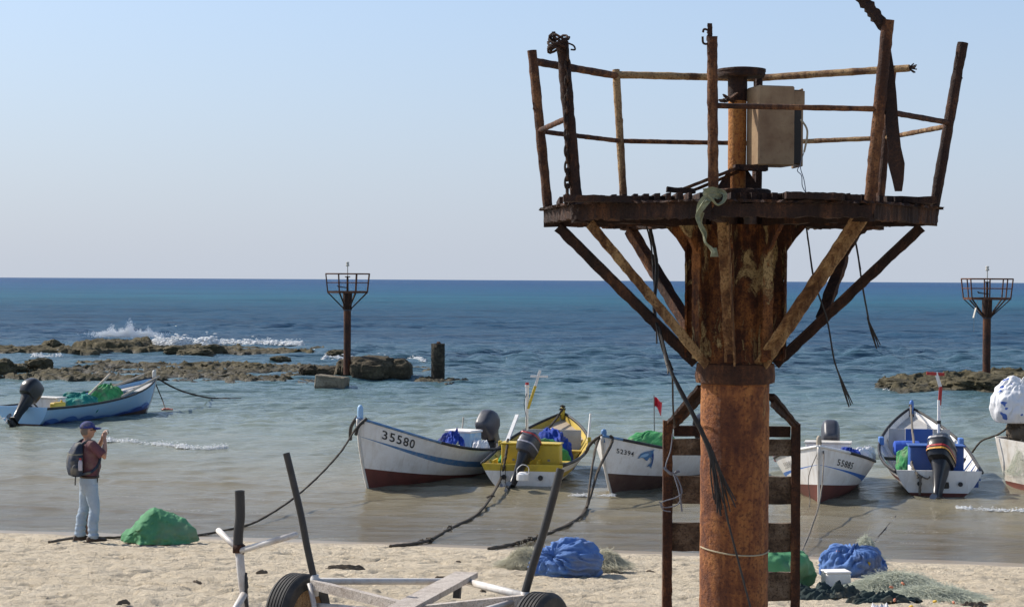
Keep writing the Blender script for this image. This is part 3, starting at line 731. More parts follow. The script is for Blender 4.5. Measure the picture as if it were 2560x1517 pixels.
M['deep_blue'] = paint('boat_deep_blue', (.030, .065, .26), (.05, .08, .2), .5, .3, 6)
M['motor_black'] = paint('motor_black', (.016, .016, .018), (.05, .05, .052), .3, .4, 9, .03)
M['motor_grey'] = paint('motor_grey', (.050, .052, .065), (.10, .10, .11), .4, .4, 9, .03)
M['motor_metal'] = paint('motor_metal', (.22, .22, .23), (.10, .10, .10), .4, .4, 9, .03, .6)
M['deco_red'] = paint('deco_red', (.42, .030, .030), None, .4)
M['deco_orange'] = paint('deco_orange', (.75, .35, .05), None, .4)
M['deco_pale'] = paint('deco_pale', (.42, .40, .44), None, .4)
M['wood_pale'] = paint('pale_wood', (.42, .36, .28), (.25, .19, .13), .7, .5, 7)
M['letter'] = paint('lettering_black', (.022, .022, .026), (.25, .24, .23), .6, .25, 12)
M['letter_faint'] = paint('lettering_faded', (.30, .29, .28), (.6, .58, .55), .6, .4, 12)

class Hull:
    """x: stern 0 -> bow L, y: half beam, z over the water"""
    def __init__(h, L, B, zs, zb, draft=.16, tf=.80, rake=.42, full=.34, bowp=.78, sm=.42, flare=1.0, trim=0.0, bl=2.3):
        h.bl = bl
        h.L, h.B, h.zs, h.zb, h.d, h.tf, h.rake, h.full, h.bowp, h.sm, h.trim = L, B, zs, zb, draft, tf, rake, full, bowp, sm, trim
    def half(h, s):
        if s < h.sm:
            k = s/h.sm; k = math.sin(k*math.pi/2); return h.B/2*(h.tf+(1-h.tf)*k)
        k = (s-h.sm)/(1-h.sm); return h.B/2*max(0, 1-k**h.bl)**.92
    def sheer(h, s): return h.zs + (h.zb-h.zs)*max(0, (s-.12)/.88)**2.1
    def keel(h, s): return -h.d + h.trim*s + (.10*max(0, (s-.8)/.2)**2)
    def P(h, s, v, side=1, inset=0.0):
        v = min(1.0, max(0.0, v)); s = min(1.0, max(0.0, s)); b = h.half(s); p = h.full + (h.bowp-h.full)*s**1.3
        y = max(0, b*(v**p) - inset)
        z = h.keel(s) + (h.sheer(s)-h.keel(s))*v
        x = s*(h.L - h.rake*(1-v)**1.7) - .10*(1-s)*v*1.0
        return Vector((x, side*y, z))
    def normal(h, s, v, side):
        e = 1e-3; a = h.P(min(1, s+e), v, side)-h.P(max(0, s-e), v, side); b = h.P(s, min(1, v+e), side)-h.P(s, max(0, v-e), side)
        n = a.cross(b); n.normalize(); return n*(1 if n.y*side > 0 else -1)
    def v_at(h, s, z): return min(1, max(0, (z-h.keel(s))/(h.sheer(s)-h.keel(s))))
SS = [0, .04, .1, .18, .26, .34, .42, .5, .58, .65, .72, .78, .83, .87, .905, .935, .96, .978, .99, 1.0]
def boat(name, label, stern, bow, H, lines, bands, transom_bands, inner, rail_mat, floor_mat, deck_mat, deck_s=.74, floor_z=.10, rail_r=.028, group='fishing boats at the beach', tr_top=None, inset=.035):
    st, bw = Vector(stern), Vector(bow); h = bw-st; rz = math.atan2(h.y, h.x)
    bt = thing(name, label, 'boat', (st.x, st.y, 0), rz, group)
    allm = [M[x] for x in bands]
    mb = MB()
    vrows = []                                              # (function of s, band)
    prev = lambda s: 0.0
    for li, ln in enumerate(lines+[lambda s: 1.0]):
        nsub = 6 if li == 0 else 4
        for k in range(nsub): vrows.append((prev, ln, k/nsub, li))
        prev = ln
    for side in (1, -1):
        rows = [[H.P(s, min(1, a(s)+(b_(s)-a(s))*k), side) for s in SS] for (a, b_, k, li) in vrows]
        rows.append([H.P(s, 1.0, side) for s in SS]); n = len(SS)
        for i in range(len(rows)-1):
            f = [(j, j+1, n+j+1, n+j) if side < 0 else (j, n+j, n+j+1, j+1) for j in range(n-1)]
            mb.add(rows[i]+rows[i+1], f, vrows[i][3])
    hull = mb.build('hull', allm, bt, auto=50)
    # merge doubled rows
    import bmesh
    bm = bmesh.new(); bm.from_mesh(hull.data); bmesh.ops.remove_doubles(bm, verts=bm.verts, dist=.0015); bm.to_mesh(hull.data); bm.free()
    # inner skin
    mb = MB()
    for side in (1, -1):
        rows = []
        for k in range(7):
            rows.append([])
            for s in SS[:-2]:
                v0 = H.v_at(s, floor_z); v = v0+(1-v0)*k/6; p = H.P(s, v, side, inset); p.x += .03*(1-s); rows[-1].append(p)
        n = len(rows[0])
        for i in range(6):
            f = [(j, n+j, n+j+1, j+1) if side < 0 else (j, j+1, n+j+1, n+j) for j in range(n-1)]
            mb.add(rows[i]+rows[i+1], f)
    mb.build('inner_planking', M[inner], bt, auto=50)
    fl = [H.P(s, H.v_at(s, floor_z), 1, inset) for s in SS[:-3]]; fl2 = [Vector((p.x, -p.y, p.z)) for p in fl]; n = len(fl)
    MB().add(fl+fl2, [(j, n+j, n+j+1, j+1) for j in range(n-1)]).build('floor', M[floor_mat], bt)
    # transom slab
    tb_ = []
    zt = tr_top if tr_top else H.zs
    mb = MB(); cuts = [x for x in transom_bands]            # (z0, z1, mat index)
    mats = []
    for bi, (z0, z1, mt) in enumerate(cuts):
        nn = 5; rg = []
        for k in range(nn+1):
            z = z0+(z1-z0)*k/nn; v = H.v_at(0, z); p = H.P(0, v)
            y = p.y; x = p.x
            if z > H.zs: y = H.P(0, 1).y
            rg.append([Vector((x-.012, y+.002, z)), Vector((x-.012, -y-.002, z)), Vector((x+.04, -y+.01, z)), Vector((x+.04, y-.01, z))])
        mb.rings(rg, mi=bi, cap=True); mats.append(M[mt])
    mb.build('transom', mats, bt)
    # gunwale rail
    for side in (1, -1):
        pts = [H.P(s, 1.0, side) + Vector((0, side*.006, .008)) for s in SS]
        if isinstance(rail_mat, tuple):
            cut = 11 if len(rail_mat) < 3 else rail_mat[2]
            MB().tube(pts[:cut+1], rail_r, 8, squash=.8).build('gunwale_rail', M[rail_mat[0]], bt, smooth=True)
            MB().tube(pts[cut:], rail_r*.9, 8, squash=.8).build('gunwale_rail', M[rail_mat[1]], bt, smooth=True)
        else: MB().tube(pts, rail_r, 8, squash=.8).build('gunwale_rail', M[rail_mat], bt, smooth=True)
    # fore deck
    if deck_mat:
        dv = [s for s in SS if s >= deck_s]; a = [H.P(s, .90, 1, .03) for s in dv]; b_ = [Vector((p.x, -p.y, p.z)) for p in a]; n = len(a)
        low = [p-Vector((0, 0, .03)) for p in (a[0], b_[0])]
        MB().add(a+b_+low, [(j, j+1, n+j+1, n+j) for j in range(n-1)]+[(0, n, 2*n+1, 2*n)]).build('fore_deck', M[deck_mat], bt)
    # ribs and stem
    for s in (.2, .34, .48, .62):
        for side in (1, -1):
            v0 = H.v_at(s, floor_z); pts = [H.P(s, v0+(1-v0)*k/5*.97, side, inset+.012) for k in range(6)]
            MB().tube(pts, .018, 5).build('rib', M[inner], bt)
    bt['_'] = 0; del bt['_']
    return bt
def stem_head(bt, H, mat, hgt=.22, r=.05, rope=None):
    p = H.P(1, 1); MB().lathe([(r*.9, -.12), (r, 0), (r*1.1, hgt*.5), (r*1.0, hgt*.8), (r*.55, hgt*.97), (.01, hgt)], 10, p+Vector((-.07, 0, .0)), jit=.03).build('stem_head', M[mat], bt, smooth=True)
    pts = [H.P(1, v)+Vector((.012, 0, 0)) for v in np.linspace(0, 1, 12)]
    MB().tube(pts, .028, 6).build('stem', M['white_old'], bt, smooth=True)
def thwart(bt, H, s, z, w, mat, thick=.035, frac=1.0):
    v = H.v_at(s, z); y = (H.P(s, v).y-.03)*frac; x = H.P(s, v).x
    MB().box((x, 0, z), (w, 2*y, thick), bev=.006).build('thwart', M[mat], bt)
def decal(bt, H, name, verts2d, faces, s_of, v_of, side, mat, off=.005, label=None):
    """flat mark laid on the hull skin: u along the length in metres, w up in metres"""
    v2 = [tuple(q) for q in verts2d]; fc = list(faces)
    if name.startswith('dolphin'):
        for _ in range(3):
            nf = []
            for q in fc:
                a, b_, c = (v2[i] for i in q); n0 = len(v2)
                v2 += [((a[0]+b_[0])/2, (a[1]+b_[1])/2), ((b_[0]+c[0])/2, (b_[1]+c[1])/2), ((c[0]+a[0])/2, (c[1]+a[1])/2)]
                nf += [(q[0], n0, n0+2), (n0, q[1], n0+1), (n0+2, n0+1, q[2]), (n0, n0+1, n0+2)]
            fc = nf
    verts2d, faces = v2, fc
    v = []
    for (u, w) in verts2d:
        s = s_of(u); vv = v_of(s, w); v.append(H.P(s, vv, side)+H.normal(s, vv, side)*off)
    f = faces if side > 0 else [q[::-1] for q in faces]
    o = MB().add(v, f).build(name, M[mat], bt)
    if label: o['label'] = label
    return o
def text_mesh(txt, size):
    cu = bpy.data.curves.new('txt', 'FONT'); cu.body = txt; cu.size = size; cu.space_character = 1.15; cu.resolution_u = 3; cu.offset = size*.012
    o = bpy.data.objects.new('txt', cu); COL.objects.link(o)
    dg = bpy.context.evaluated_depsgraph_get(); me = bpy.data.meshes.new_from_object(o.evaluated_get(dg))
    v = [(q.co.x, q.co.y) for q in me.vertices]; f = [tuple(p.vertices) for p in me.polygons]
    bpy.data.objects.remove(o); bpy.data.curves.remove(cu); bpy.data.meshes.remove(me); return v, f
def number(bt, H, txt, size, s0, drop, side, mat='letter', sgn=None):
    """registration: top of the figures `drop` under the sheer; reads left to right as seen from outside"""
    v, f = text_mesh(txt, size); L = H.L
    dr = -1 if side > 0 else 1                              # +y side: bow is at the reader's left
    s_of = lambda u: s0 + dr*u/L
    v_of = lambda s, w: 1-(drop+size*.72-w)/(H.sheer(s)-H.keel(s))
    return decal(bt, H, 'registration_number', v, f, s_of, v_of, side if True else side, mat, .006)
def outboard(bt, H, tilt, mat='motor_black', yaw=0, sc=1.0, y0=0.0, stripes=None, cover=None, up=.0, roll=0.0):
    org = Vector((-.06, y0, H.zs+.02+up)); rot = Matrix.Rotation(yaw, 4, 'Z') @ Matrix.Rotation(roll, 4, 'X') @ Matrix.Rotation(tilt, 4, 'Y') @ Matrix.Scale(sc, 4)
    T = Matrix.Translation(org) @ rot
    def rings(profile, n=22, pw=3.8):
        rg = []
        for (z, cx, lx, ly) in profile:
            r_ = []
            for j in range(n):
                a = 2*math.pi*j/n; c, s = math.cos(a), math.sin(a)
                r_.append(T @ Vector((cx+lx*math.copysign(abs(c)**(2/pw), c), ly*math.copysign(abs(s)**(2/pw), s), z)))
            rg.append(r_)
        return rg
    cow = MB().rings(rings([(.16, -.12, .15, .10), (.19, -.14, .235, .150), (.30, -.155, .265, .17), (.42, -.15, .27, .168), (.53, -.125, .245, .150), (.60, -.10, .215, .128), (.635, -.08, .17, .10), (.645, -.06, .10, .06)])).build('outboard_motor', M[mat], bt, auto=45)
    MB().rings(rings([(.20, -.13, .16, .12), (.10, -.13, .15, .11), (.02, -.13, .13, .09), (-.25, -.14, .10, .05), (-.45, -.14, .095, .04), (-.5, -.15, .12, .035), (-.62, -.14, .11, .03)])).build('leg', M['motor_black'], cow, auto=45)
    mb = MB(); mb.box((0, 0, 0), (.001, .001, .001)); mb = MB()
    mb.rings([[T @ q for q in r_] for r_ in [[Vector((-.37+.06*k, .001+(.05*math.sin(math.pi*min(1, k/7+.08)))*math.cos(a), -.62+(.05*math.sin(math.pi*min(1, k/7+.08)))*math.sin(a))) for a in np.linspace(0, 2*math.pi, 11)[:-1]] for k in range(8)]])
    mb.add([T @ Vector(q) for q in ((-.30, -.10, -.50), (.02, -.07, -.50), (.02, .07, -.50), (-.30, .10, -.50), (-.30, -.10, -.512), (.02, -.07, -.512), (.02, .07, -.512), (-.30, .10, -.512))], [(0, 1, 2, 3), (7, 6, 5, 4), (0, 4, 5, 1), (1, 5, 6, 2), (2, 6, 7, 3), (3, 7, 4, 0)])
    mb.add([T @ Vector(q) for q in ((-.20, -.006, -.66), (-.05, -.006, -.66), (-.16, -.006, -.78), (-.20, .006, -.66), (-.05, .006, -.66), (-.16, .006, -.78))], [(0, 1, 2), (5, 4, 3), (0, 3, 4, 1), (1, 4, 5, 2), (2, 5, 3, 0)])
    mb.build('gear_case', M['motor_black'], cow, auto=45)
    mb = MB()
    for k in range(3):
        a = 2*math.pi*k/3; pts = []
        for (r_, w) in ((.02, .02), (.07, .05), (.12, .045), (.14, .015)):
            for sg in (-1, 1):
                ang = a+sg*w/max(r_, .03)*.8; pts.append(T @ Vector((-.40+sg*.02, r_*math.cos(ang), -.62+r_*math.sin(ang))))
        mb.add(pts, [(0, 1, 3, 2), (2, 3, 5, 4), (4, 5, 7, 6)])
    mb.build('propeller', M['motor_metal'], cow)
    MB().box(org+Vector((.03, 0, -.06)), (.10, .24, .22), bev=.015).box(org+Vector((-.02, 0, .06)), (.12, .10, .16), bev=.015).build('clamp_bracket', M['motor_black'], cow)
    MB().tube([T @ Vector(q) for q in ((.05, .03, .22), (.25, .05, .25), (.48, .06, .28))], .02*sc, 7).build('tiller', M['motor_black'], cow)
    if stripes:
        for zi, mt in stripes:
            MB().rings([[Vector(q) for q in r_] for r_ in rings([(zi, -.155, .268, .1735), (zi+.028, -.155, .268, .1735)])], cap=False).build('cowl_stripe', M[mt], cow)
    return cow, T

# --- boat A: white, number 35580
HA = Hull(4.6, 1.68, .55, 1.38, .16, .80, .36, .34, .60, bl=3.0)
lnA = [lambda s: HA.v_at(s, .06+.36*max(0, (s-.25)/.75)**1.6), lambda s: HA.v_at(s, HA.sheer(s)-.34+.06*(1-s)-.06*min(1,(1-s)*3)), lambda s: HA.v_at(s, HA.sheer(s)-.335+.06*(1-s)+.05*min(1, (1-s)*2.2))]
bA = boat('fishing_boat', 'white fishing boat with blue stripe numbered 35580, bow towards the beach', (-.50, 39.15), (-2.95, 35.2), HA, lnA,
          ['antifoul', 'white', 'blue_stripe', 'white'], [(-.15, .06, 'antifoul'), (.06, .58, 'white')], 'grey_in', ('rubber', 'blue_stripe', 9), 'tan_deck', 'white_old', .74)
stem_head(bA, HA, 'sky_blue', .26, .055)
number(bA, HA, '35580', .235, .925, .075, 1)
thwart(bA, HA, .30, .36, .26, 'white_old'); thwart(bA, HA, .55, .42, .24, 'white_old')
outboard(bA, HA, R(42), 'motor_grey', R(5), 1.12, .05)
MB().tube([HA.P(.02, 1, -1), HA.P(.02, 1, -1)+Vector((-.02, .05, .55))], .016, 6).build('rod', M['white_old'], bA)

# --- boat B: yellow trim, stern to the beach
HB = Hull(4.95, 1.86, .46, 1.10, .14, .86, .40, .32, .75)
lnB = [lambda s: HB.v_at(s, .03+.25*max(0, (s-.4)/.6)**2), lambda s: HB.v_at(s, HB.sheer(s)-.30), lambda s: HB.v_at(s, HB.sheer(s)-.165)]
bB = boat('fishing_boat', 'white and yellow fishing boat with stern towards the beach, yellow locker and mast', (.235, 35.85), (1.12, 40.6), HB, lnB,
          ['antifoul_dark', 'white', 'yellow', 'white'], [(-.14, .035, 'antifoul_dark'), (.035, .34, 'white'), (.34, .475, 'yellow')], 'yellow_in', 'rubber', 'tan_deck', 'tan_deck', .70, .10, .034)
stem_head(bB, HB, 'yellow', .16, .05)
for y_ in (-.36, .36): MB().lathe([(.05, -.006), (.05, .006)], 16, (-.116, y_, .22), mat=Matrix.Rotation(R(90), 3, 'Y')).build('scupper', M['rubber'], bB)
MB().box((.50, -.08, .62), (.36, 1.16, .40), bev=.02).build('locker', M['yellow'], bB)
MB().box((.52, -.08, .835), (.42, 1.20, .028), bev=.008).build('locker_lid', M['yellow'], bB)
for y_ in (-.45, .25): MB().box((.315, y_, .52), (.015, .05, .04)).build('hinge', M['motor_metal'], bB)
MB().box((.20, .42, .42), (.42, .36, .03), bev=.006).box((.22, .60, .40), (.46, .03, .26)).build('side_seat', M['yellow'], bB)
MB().box((.20, -.42, .42), (.42, .30, .03), bev=.006).box((.22, -.28, .40), (.46, .03, .26)).build('side_seat', M['yellow'], bB)
MB().box((.7, -.72, .44), (.5, .22, .03), bev=.006).build('side_seat', M['yellow'], bB)
thwart(bB, HB, .62, .46, .22, 'yellow_in')
MB().box((3.42, 0, .66), (.03, 1.25, .42)).build('bulkhead', M['grey_in'], bB)
MB().box((3.40, -.1, .62), (.03, .28, .30)).build('bulkhead_door', M['yellow'], bB)
outboard(bB, HB, R(30), 'motor_grey', R(-16), 1.02, -.02, [(.33, 'deco_pale'), (.51, 'deco_red')], None, -.04, R(10))
def mast(bt, x, y, z0, z1, dxy, top_mat, low_mat, tilt=.0, cross=True):
    m0 = MB().tube([(x, y, z0), (x, y, z1+.12)], .030, 8).build('mast', M['white'], bt)
    MB().beam((x, y-.02, z1-.10), (x+tilt*.4, y-.06-tilt, z1+.35), .045, .05).build('mast_head', M[top_mat], m0)
    MB().beam((x+tilt*.4, y-.06-tilt, z1+.35), (x+tilt*.6, y-.09-tilt*1.6, z1+.66), .035, .05).build('mast_tip', M['white'], m0)
    if cross: MB().beam((x+tilt*.5, y-.25-tilt*1.6, z1+.54), (x+tilt*.5, y+.10-tilt*1.6, z1+.54), .04, .04).build('cross_piece', M[low_mat], m0)
    MB().lathe([(.03, z1+.10), (.032, z1+.32), (.045, z1+.33), (.045, z1+.37)], 8, (x, y, 0)).build('mast_lamp', M['white'], m0)
    MB().lathe([(.036, z1+.37), (.036, z1+.42)], 8, (x, y, 0)).build('lamp_cap', M['deco_red'], m0)
    MB().tube(spline([(x-.035, y, z1+.2), (x-.06, y+.05, z1), (x-.04, y+.01, z1-.3), (x-.036, y+.03, z1-.7)], 5), .006, 5).build('mast_wire', M['cable'], m0)
mast(bB, .95, .10, .30, 1.58, 0, 'yellow', 'white', .10)
for (sx_, yy) in ((.50, 1), (.60, -1)):
    p = HB.P(sx_, 1, yy)
    MB().box(p+Vector((0, 0, .05)), (.10, .07, .16), bev=.01).build('oarlock_block', M['yellow'], bB)
MB().beam(HB.P(.60, 1, -1)+Vector((0, .02, .05)), HB.P(.60, 1, -1)+Vector((.02, -.02, .62)), .06, .045, taper=.7).build('side_post', M['white'], bB)
MB().beam(HB.P(.44, 1, 1)+Vector((-.35, -.2, .0)), HB.P(.50, 1, 1)+Vector((.55, -.25, .62)), .07, .05).build('oar_rest', M['white'], bB)

# --- boat C: white with a leaping dolphin, number 52394
HC = Hull(4.9, 1.72, .56, 1.13, .15, .80, .46, .34, .62, bl=2.8)
lnC = [lambda s: HC.v_at(s, .12+.30*max(0, (s-.2)/.8)**1.5)]
bC = boat('fishing_boat', 'white fishing boat with blue dolphin picture numbered 52394, partly behind the tower', (4.00, 38.85), (1.66, 34.45), HC, lnC,
          ['antifoul_dark', 'white'], [(-.15, .10, 'antifoul_dark'), (.10, .58, 'white')], 'grey_in', ('rubber', 'blue_stripe', 15), 'tan_deck', 'white_old', .76)
stem_head(bC, HC, 'blue_stripe', .13, .05)
number(bC, HC, '52394', .125, .955, .17, 1)
dpx = [(522, 905), (535, 876), (548, 851), (575, 832), (610, 822), (645, 818), (683, 806), (679, 835), (694, 872), (704, 920), (709, 970), (708, 1010), (712, 1052), (692, 1026), (668, 1010), (644, 1024), (658, 998), (684, 976), (686, 946), (672, 916), (652, 902), (644, 926), (630, 941), (606, 926), (588, 905), (563, 897), (542, 903)]
dol = [((x-522)*.00172, (905-y)*.00172+.02) for x, y in dpx]
sdo = .865
s_of = lambda u: sdo-u*1.25/HC.L
v_of = lambda s, w: HC.v_at(s, .66+w*.92)
def tri_fan(poly):
    from mathutils.geometry import tessellate_polygon
    return [tuple(q) for q in tessellate_polygon([[Vector((a, b_, 0)) for a, b_ in poly]])]
fixo = lambda poly, fs: [q if ((poly[q[1]][0]-poly[q[0]][0])*(poly[q[2]][1]-poly[q[0]][1])-(poly[q[1]][1]-poly[q[0]][1])*(poly[q[2]][0]-poly[q[0]][0])) > 0 else q[::-1] for q in fs]
e1 = decal(bC, HC, 'dolphin_emblem', dol, fixo(dol, tri_fan(dol)), s_of, v_of, 1, 'blue_stripe', .012)
bel = [((x-522)*.00172, (905-y)*.00172+.02) for x, y in ((530, 898), (552, 868), (585, 850), (620, 846), (635, 862), (618, 884), (590, 892), (560, 890))]
b2_ = decal(bC, HC, 'dolphin_belly', bel, fixo(bel, tri_fan(bel)), s_of, v_of, 1, 'sky_blue', .017); b2_.parent = e1
bak = [((x-522)*.00172, (905-y)*.00172+.02) for x, y in ((672, 850), (690, 876), (702, 922), (707, 972), (706, 1008), (697, 1000), (697, 950), (688, 910), (668, 880))]
b3_ = decal(bC, HC, 'dolphin_back', bak, fixo(bak, tri_fan(bak)), s_of, v_of, 1, 'deep_blue', .017); b3_.parent = e1
thwart(bC, HC, .5, .40, .24, 'white_old')
outboard(bC, HC, R(20), 'motor_black')

# --- boat D: white with blue stripe, number 55885
HD = Hull(4.5, 1.90, .48, 1.04, .16, .80, .22, .30, .58, .46, bl=2.8)
lnD = [lambda s: HD.v_at(s, .10+.24*max(0, (s-.3)/.7)**1.4), lambda s: HD.v_at(s, HD.sheer(s)-.33-.10*(1-s)), lambda s: HD.v_at(s, HD.sheer(s)-.325+.05*min(1, (1-s)*2))]
bD = boat('fishing_boat', 'white fishing boat with thin blue stripe numbered 55885, bow pointing straight at the beach', (6.55, 37.95), (5.575, 33.50), HD, lnD,
          ['antifoul', 'white', 'blue_bright', 'white'], [(-.15, .08, 'antifoul'), (.08, .62, 'white')], 'grey_in', ('rubber', 'white', 13), 'tan_deck', 'white', .74)
stem_head(bD, HD, 'wood_pale', .20, .045)
number(bD, HD, '55885', .165, .925, .14, 1); number(bD, HD, '55885', .165, .76, .14, -1, 'letter_faint')
MB().box((.75, 0, .57), (.40, .88, .46), bev=.012).build('engine_box', M['white'], bD)
MB().box((.75, 0, .81), (.46, .94, .03), bev=.006).build('box_lid', M['white_old'], bD)
outboard(bD, HD, R(46), 'motor_grey', R(4), 1.12, 0, None, None, .0)
thwart(bD, HD, .5, .40, .24, 'white_old')

# --- boat E: white outside, blue inside, stern to the beach
HE = Hull(5.05, 1.82, .44, 1.30, .14, .88, .42, .32, .75)
lnE = [lambda s: HE.v_at(s, .04+.3*max(0, (s-.4)/.6)**2), lambda s: HE.v_at(s, HE.sheer(s)-.20), lambda s: HE.v_at(s, HE.sheer(s)-.12)]
bE = boat('fishing_boat', 'white fishing boat with blue painted inside, red and white mast and big black outboard', (8.12, 35.1), (8.68, 40.1), HE, lnE,
          ['antifoul', 'white', 'antifoul', 'white'], [(-.14, .04, 'antifoul'), (.04, .47, 'white')], 'white', ('rubber', 'rubber', 9), 'tan_deck', 'grey_in', .70, .10, .034)
stem_head(bE, HE, 'mid_blue', .18, .045)
for y_ in (-.40, .36): MB().lathe([(.045, -.006), (.045, .006)], 16, (-.116, y_, .22), mat=Matrix.Rotation(R(90), 3, 'Y')).build('scupper', M['rubber'], bE)
MB().box((.62, -.02, .55), (.42, 1.02, .66), bev=.02).build('locker', M['blue_in'], bE)
MB().box((.62, -.02, .89), (.48, 1.08, .03), bev=.006).build('locker_lid', M['blue_in'], bE)
for (bx_, by_, bw_, mt) in ((3.42, 0, .56, 'blue_in'), (3.42, .46, .34, 'grey_in'), (3.42, -.46, .34, 'grey_in')):
    MB().box((bx_+.02*abs(by_), by_, .70), (.03, bw_, .56)).build('bulkhead', M[mt], bE)
thwart(bE, HE, .47, .46, .10, 'rubber', .06); thwart(bE, HE, .53, .42, .3, 'blue_in')
for (sx_, yy) in ((.62, 1), (.62, -1)):
    MB().box(HE.P(sx_, 1, yy)+Vector((0, -.03*yy, .05)), (.26, .10, .16), bev=.012).build('oarlock_block', M['mid_blue'], bE)
for sx_ in (.14, .26, .38):
    p0, p1 = HE.P(sx_, .99, -1, .03), HE.P(sx_-.02, HE.v_at(sx_, .14), -1, .05)
    MB().beam(p0, p1, .10, .02, up=(0, 1, 0)).build('blue_frame', M['mid_blue'], bE)
MB().box((.16, -.56, .30), (.34, .46, .03)).box((.30, -.56, .22), (.03, .46, .20)).build('stern_seat', M['blue_in'], bE)
MB().box((.25, .50, .30), (.5, .04, .44), bev=.01).build('stern_side', M['white'], bE)
outboard(bE, HE, R(38), 'motor_black', R(-24), 1.32, -.08, [(.26, 'deco_orange'), (.31, 'deco_red'), (.46, 'motor_metal')], None, -.16, R(-8))
m0 = MB().tube([(1.0, -.12, .3), (1.0, -.12, 1.74)], .032, 8).build('mast', M['white'], bE)
MB().beam((1.0, -.13, 1.64), (1.0, -.15, 2.0), .05, .06).build('mast_head', M['deco_red'], m0)
MB().beam((1.0, -.14, 2.0), (1.02, -.06, 2.28), .045, .06).build('mast_tip', M['white'], m0)
MB().beam((1.02, -.22, 2.24), (1.02, .12, 2.26), .05, .06).build('cross_piece', M['deco_red'], m0)
MB().lathe([(.04, 1.28), (.042, 1.34)], 8, (1.0, -.12, 0)).tube([(.96, -.14, 1.28), (.95, -.16, 1.2), (.97, -.15, 1.14)], .008, 5).build('mast_band', M['rubber'], m0)

# --- boat F: stern at the right edge
HF = Hull(5.2, 1.8, .92, 1.35, .16, .82, .40, .34, .7)
lnF = [lambda s: HF.v_at(s, .10)]
bF = boat('fishing_boat', 'white boat cut by the right picture edge, outboard wrapped in white sheeting', (9.98, 36.35), (15.0, 37.5), HF, lnF,
          ['antifoul', 'white_old'], [(-.15, .10, 'antifoul'), (.10, .93, 'white_old')], 'grey_in', 'white_old', 'tan_deck', 'tan_deck', .74, .3)
MB().box((.8, -.3, .80), (.5, .5, .3), bev=.04).build('seat_box', M['yellow'], bF)

# --- boat G: light blue with painted waves, out in the lagoon
HG = Hull(6.1, 1.9, .46, 1.02, .12, .92, .50, .32, .72)
wf = lambda s: .05+.05*(math.sin(s*62)+.5*math.sin(s*39+1))
lnG = [lambda s: HG.v_at(s, .03+.1*s*s)]
bG = boat('fishing_boat', 'light blue fishing boat with painted dark waves and big black outboard, out by the reef', (-13.35, 50.6), (-10.80, 56.2), HG, lnG,
          ['antifoul_dark', 'sky_blue'], [(-.12, .03, 'antifoul_dark'), (.03, .50, 'sky_blue')], 'sky_blue', ('rubber', 'rubber', 9), 'grey_in', 'grey_in', .76, .10, .034)
stem_head(bG, HG, 'white_old', .22, .06)
def wave_band(mat, amp, base, off, ph, freq):
    pts = []; n = 120; v2 = []; f = []
    for i in range(n+1):
        s = .015+.955*i/n; hgt = base+amp*(abs(math.sin(s*freq+ph))**.75)*(.55+.45*math.sin(s*7.3+ph))+.12*max(0, s-.55)
        v2 += [(s, .02+.1*s*s), (s, hgt+.10*s*s)]
    for i in range(n): f.append((2*i, 2*i+2, 2*i+3, 2*i+1))
    for side in (1, -1):
        v = [H_ for H_ in []]
        for (s, z) in v2:
            vv = HG.v_at(s, z); v.append(HG.P(s, vv, side)+HG.normal(s, vv, side)*off)
        MB().add(v, f if side < 0 else [q[::-1] for q in f]).build('painted_wave', M[mat], bG, smooth=True)
wave_band('mid_blue', .14, .06, .020, .4, 22); wave_band('deep_blue', .12, .01, .028, 1.7, 19)
MB().box((1.15, .1, .44), (.42, .9, .46), bev=.02).build('locker', M['white_old'], bG)
MB().box((1.15, .1, .685), (.46, .95, .03), bev=.006).build('locker_lid', M['white_old'], bG)
thwart(bG, HG, .42, .40, .24, 'grey_in'); thwart(bG, HG, .62, .46, .24, 'grey_in')
outboard(bG, HG, R(42), 'motor_black', R(0), 1.22, -.16, None, None, .0)
for (a, b_) in (((1.9, -.35, .42), (4.3, .35, 1.18)), ((3.3, .45, .55), (5.9, .30, 1.10)), ((3.4, -.75, .62), (6.15, -.1, 1.05))):
    MB().tube([a, b_], .035, 7, jit=.05).build('spar', M['wood_pale'], bG)

# ------------------------------------------------------------------ reef, rocks, broken pier stump
def rockmat(name, a, b_, c, wetz=.25):
    m_, t, b = mat_new(name); v = geopos(t); sep = t.nodes.new('ShaderNodeSeparateXYZ'); t.links.new(v, sep.inputs[0])
    n1 = noise(t, v, 1.3, 7, .65); n2 = noise(t, v, 6.5, 7, .7, .6); n3 = noise(t, geopos(t, (1.2, 1.2, 6)), 1.0, 5, .6)
    col = ramp(t, maths(t, 'ADD', maths(t, 'MULTIPLY', n1, .5), maths(t, 'MULTIPLY', n2, .5)), [(.36, a), (.5, b_), (.64, c)])
    col = mixc(t, ramp(t, n3, [(.45, .0), (.62, .5)]), col, a)
    wetk = ramp(t, maths(t, 'ADD', sep.outputs[2], maths(t, 'MULTIPLY', n2, .12)), [(wetz*.35, 1.0), (wetz, 0.0)])
    col = mixc(t, maths(t, 'MULTIPLY', wetk, .7), col, (.022, .020, .014))
    t.links.new(col, b.inputs['Base Color']); t.links.new(ramp(t, wetk, [(0, .92), (1, .45)]), b.inputs['Roughness'])
    b.inputs['Specular IOR Level'].default_value = .25
    bump(t, b, maths(t, 'ADD', n2, maths(t, 'MULTIPLY', n1, .6)), 1.0, .10); return m_
M['reef'] = rockmat('reef_rock', (.034, .029, .017), (.100, .084, .046), (.20, .165, .098))
M['boulder'] = rockmat('boulder_rock', (.030, .024, .016), (.085, .068, .042), (.17, .135, .085))
M['concrete'] = rockmat('old_concrete', (.11, .09, .06), (.24, .20, .145), (.36, .31, .235), .2)
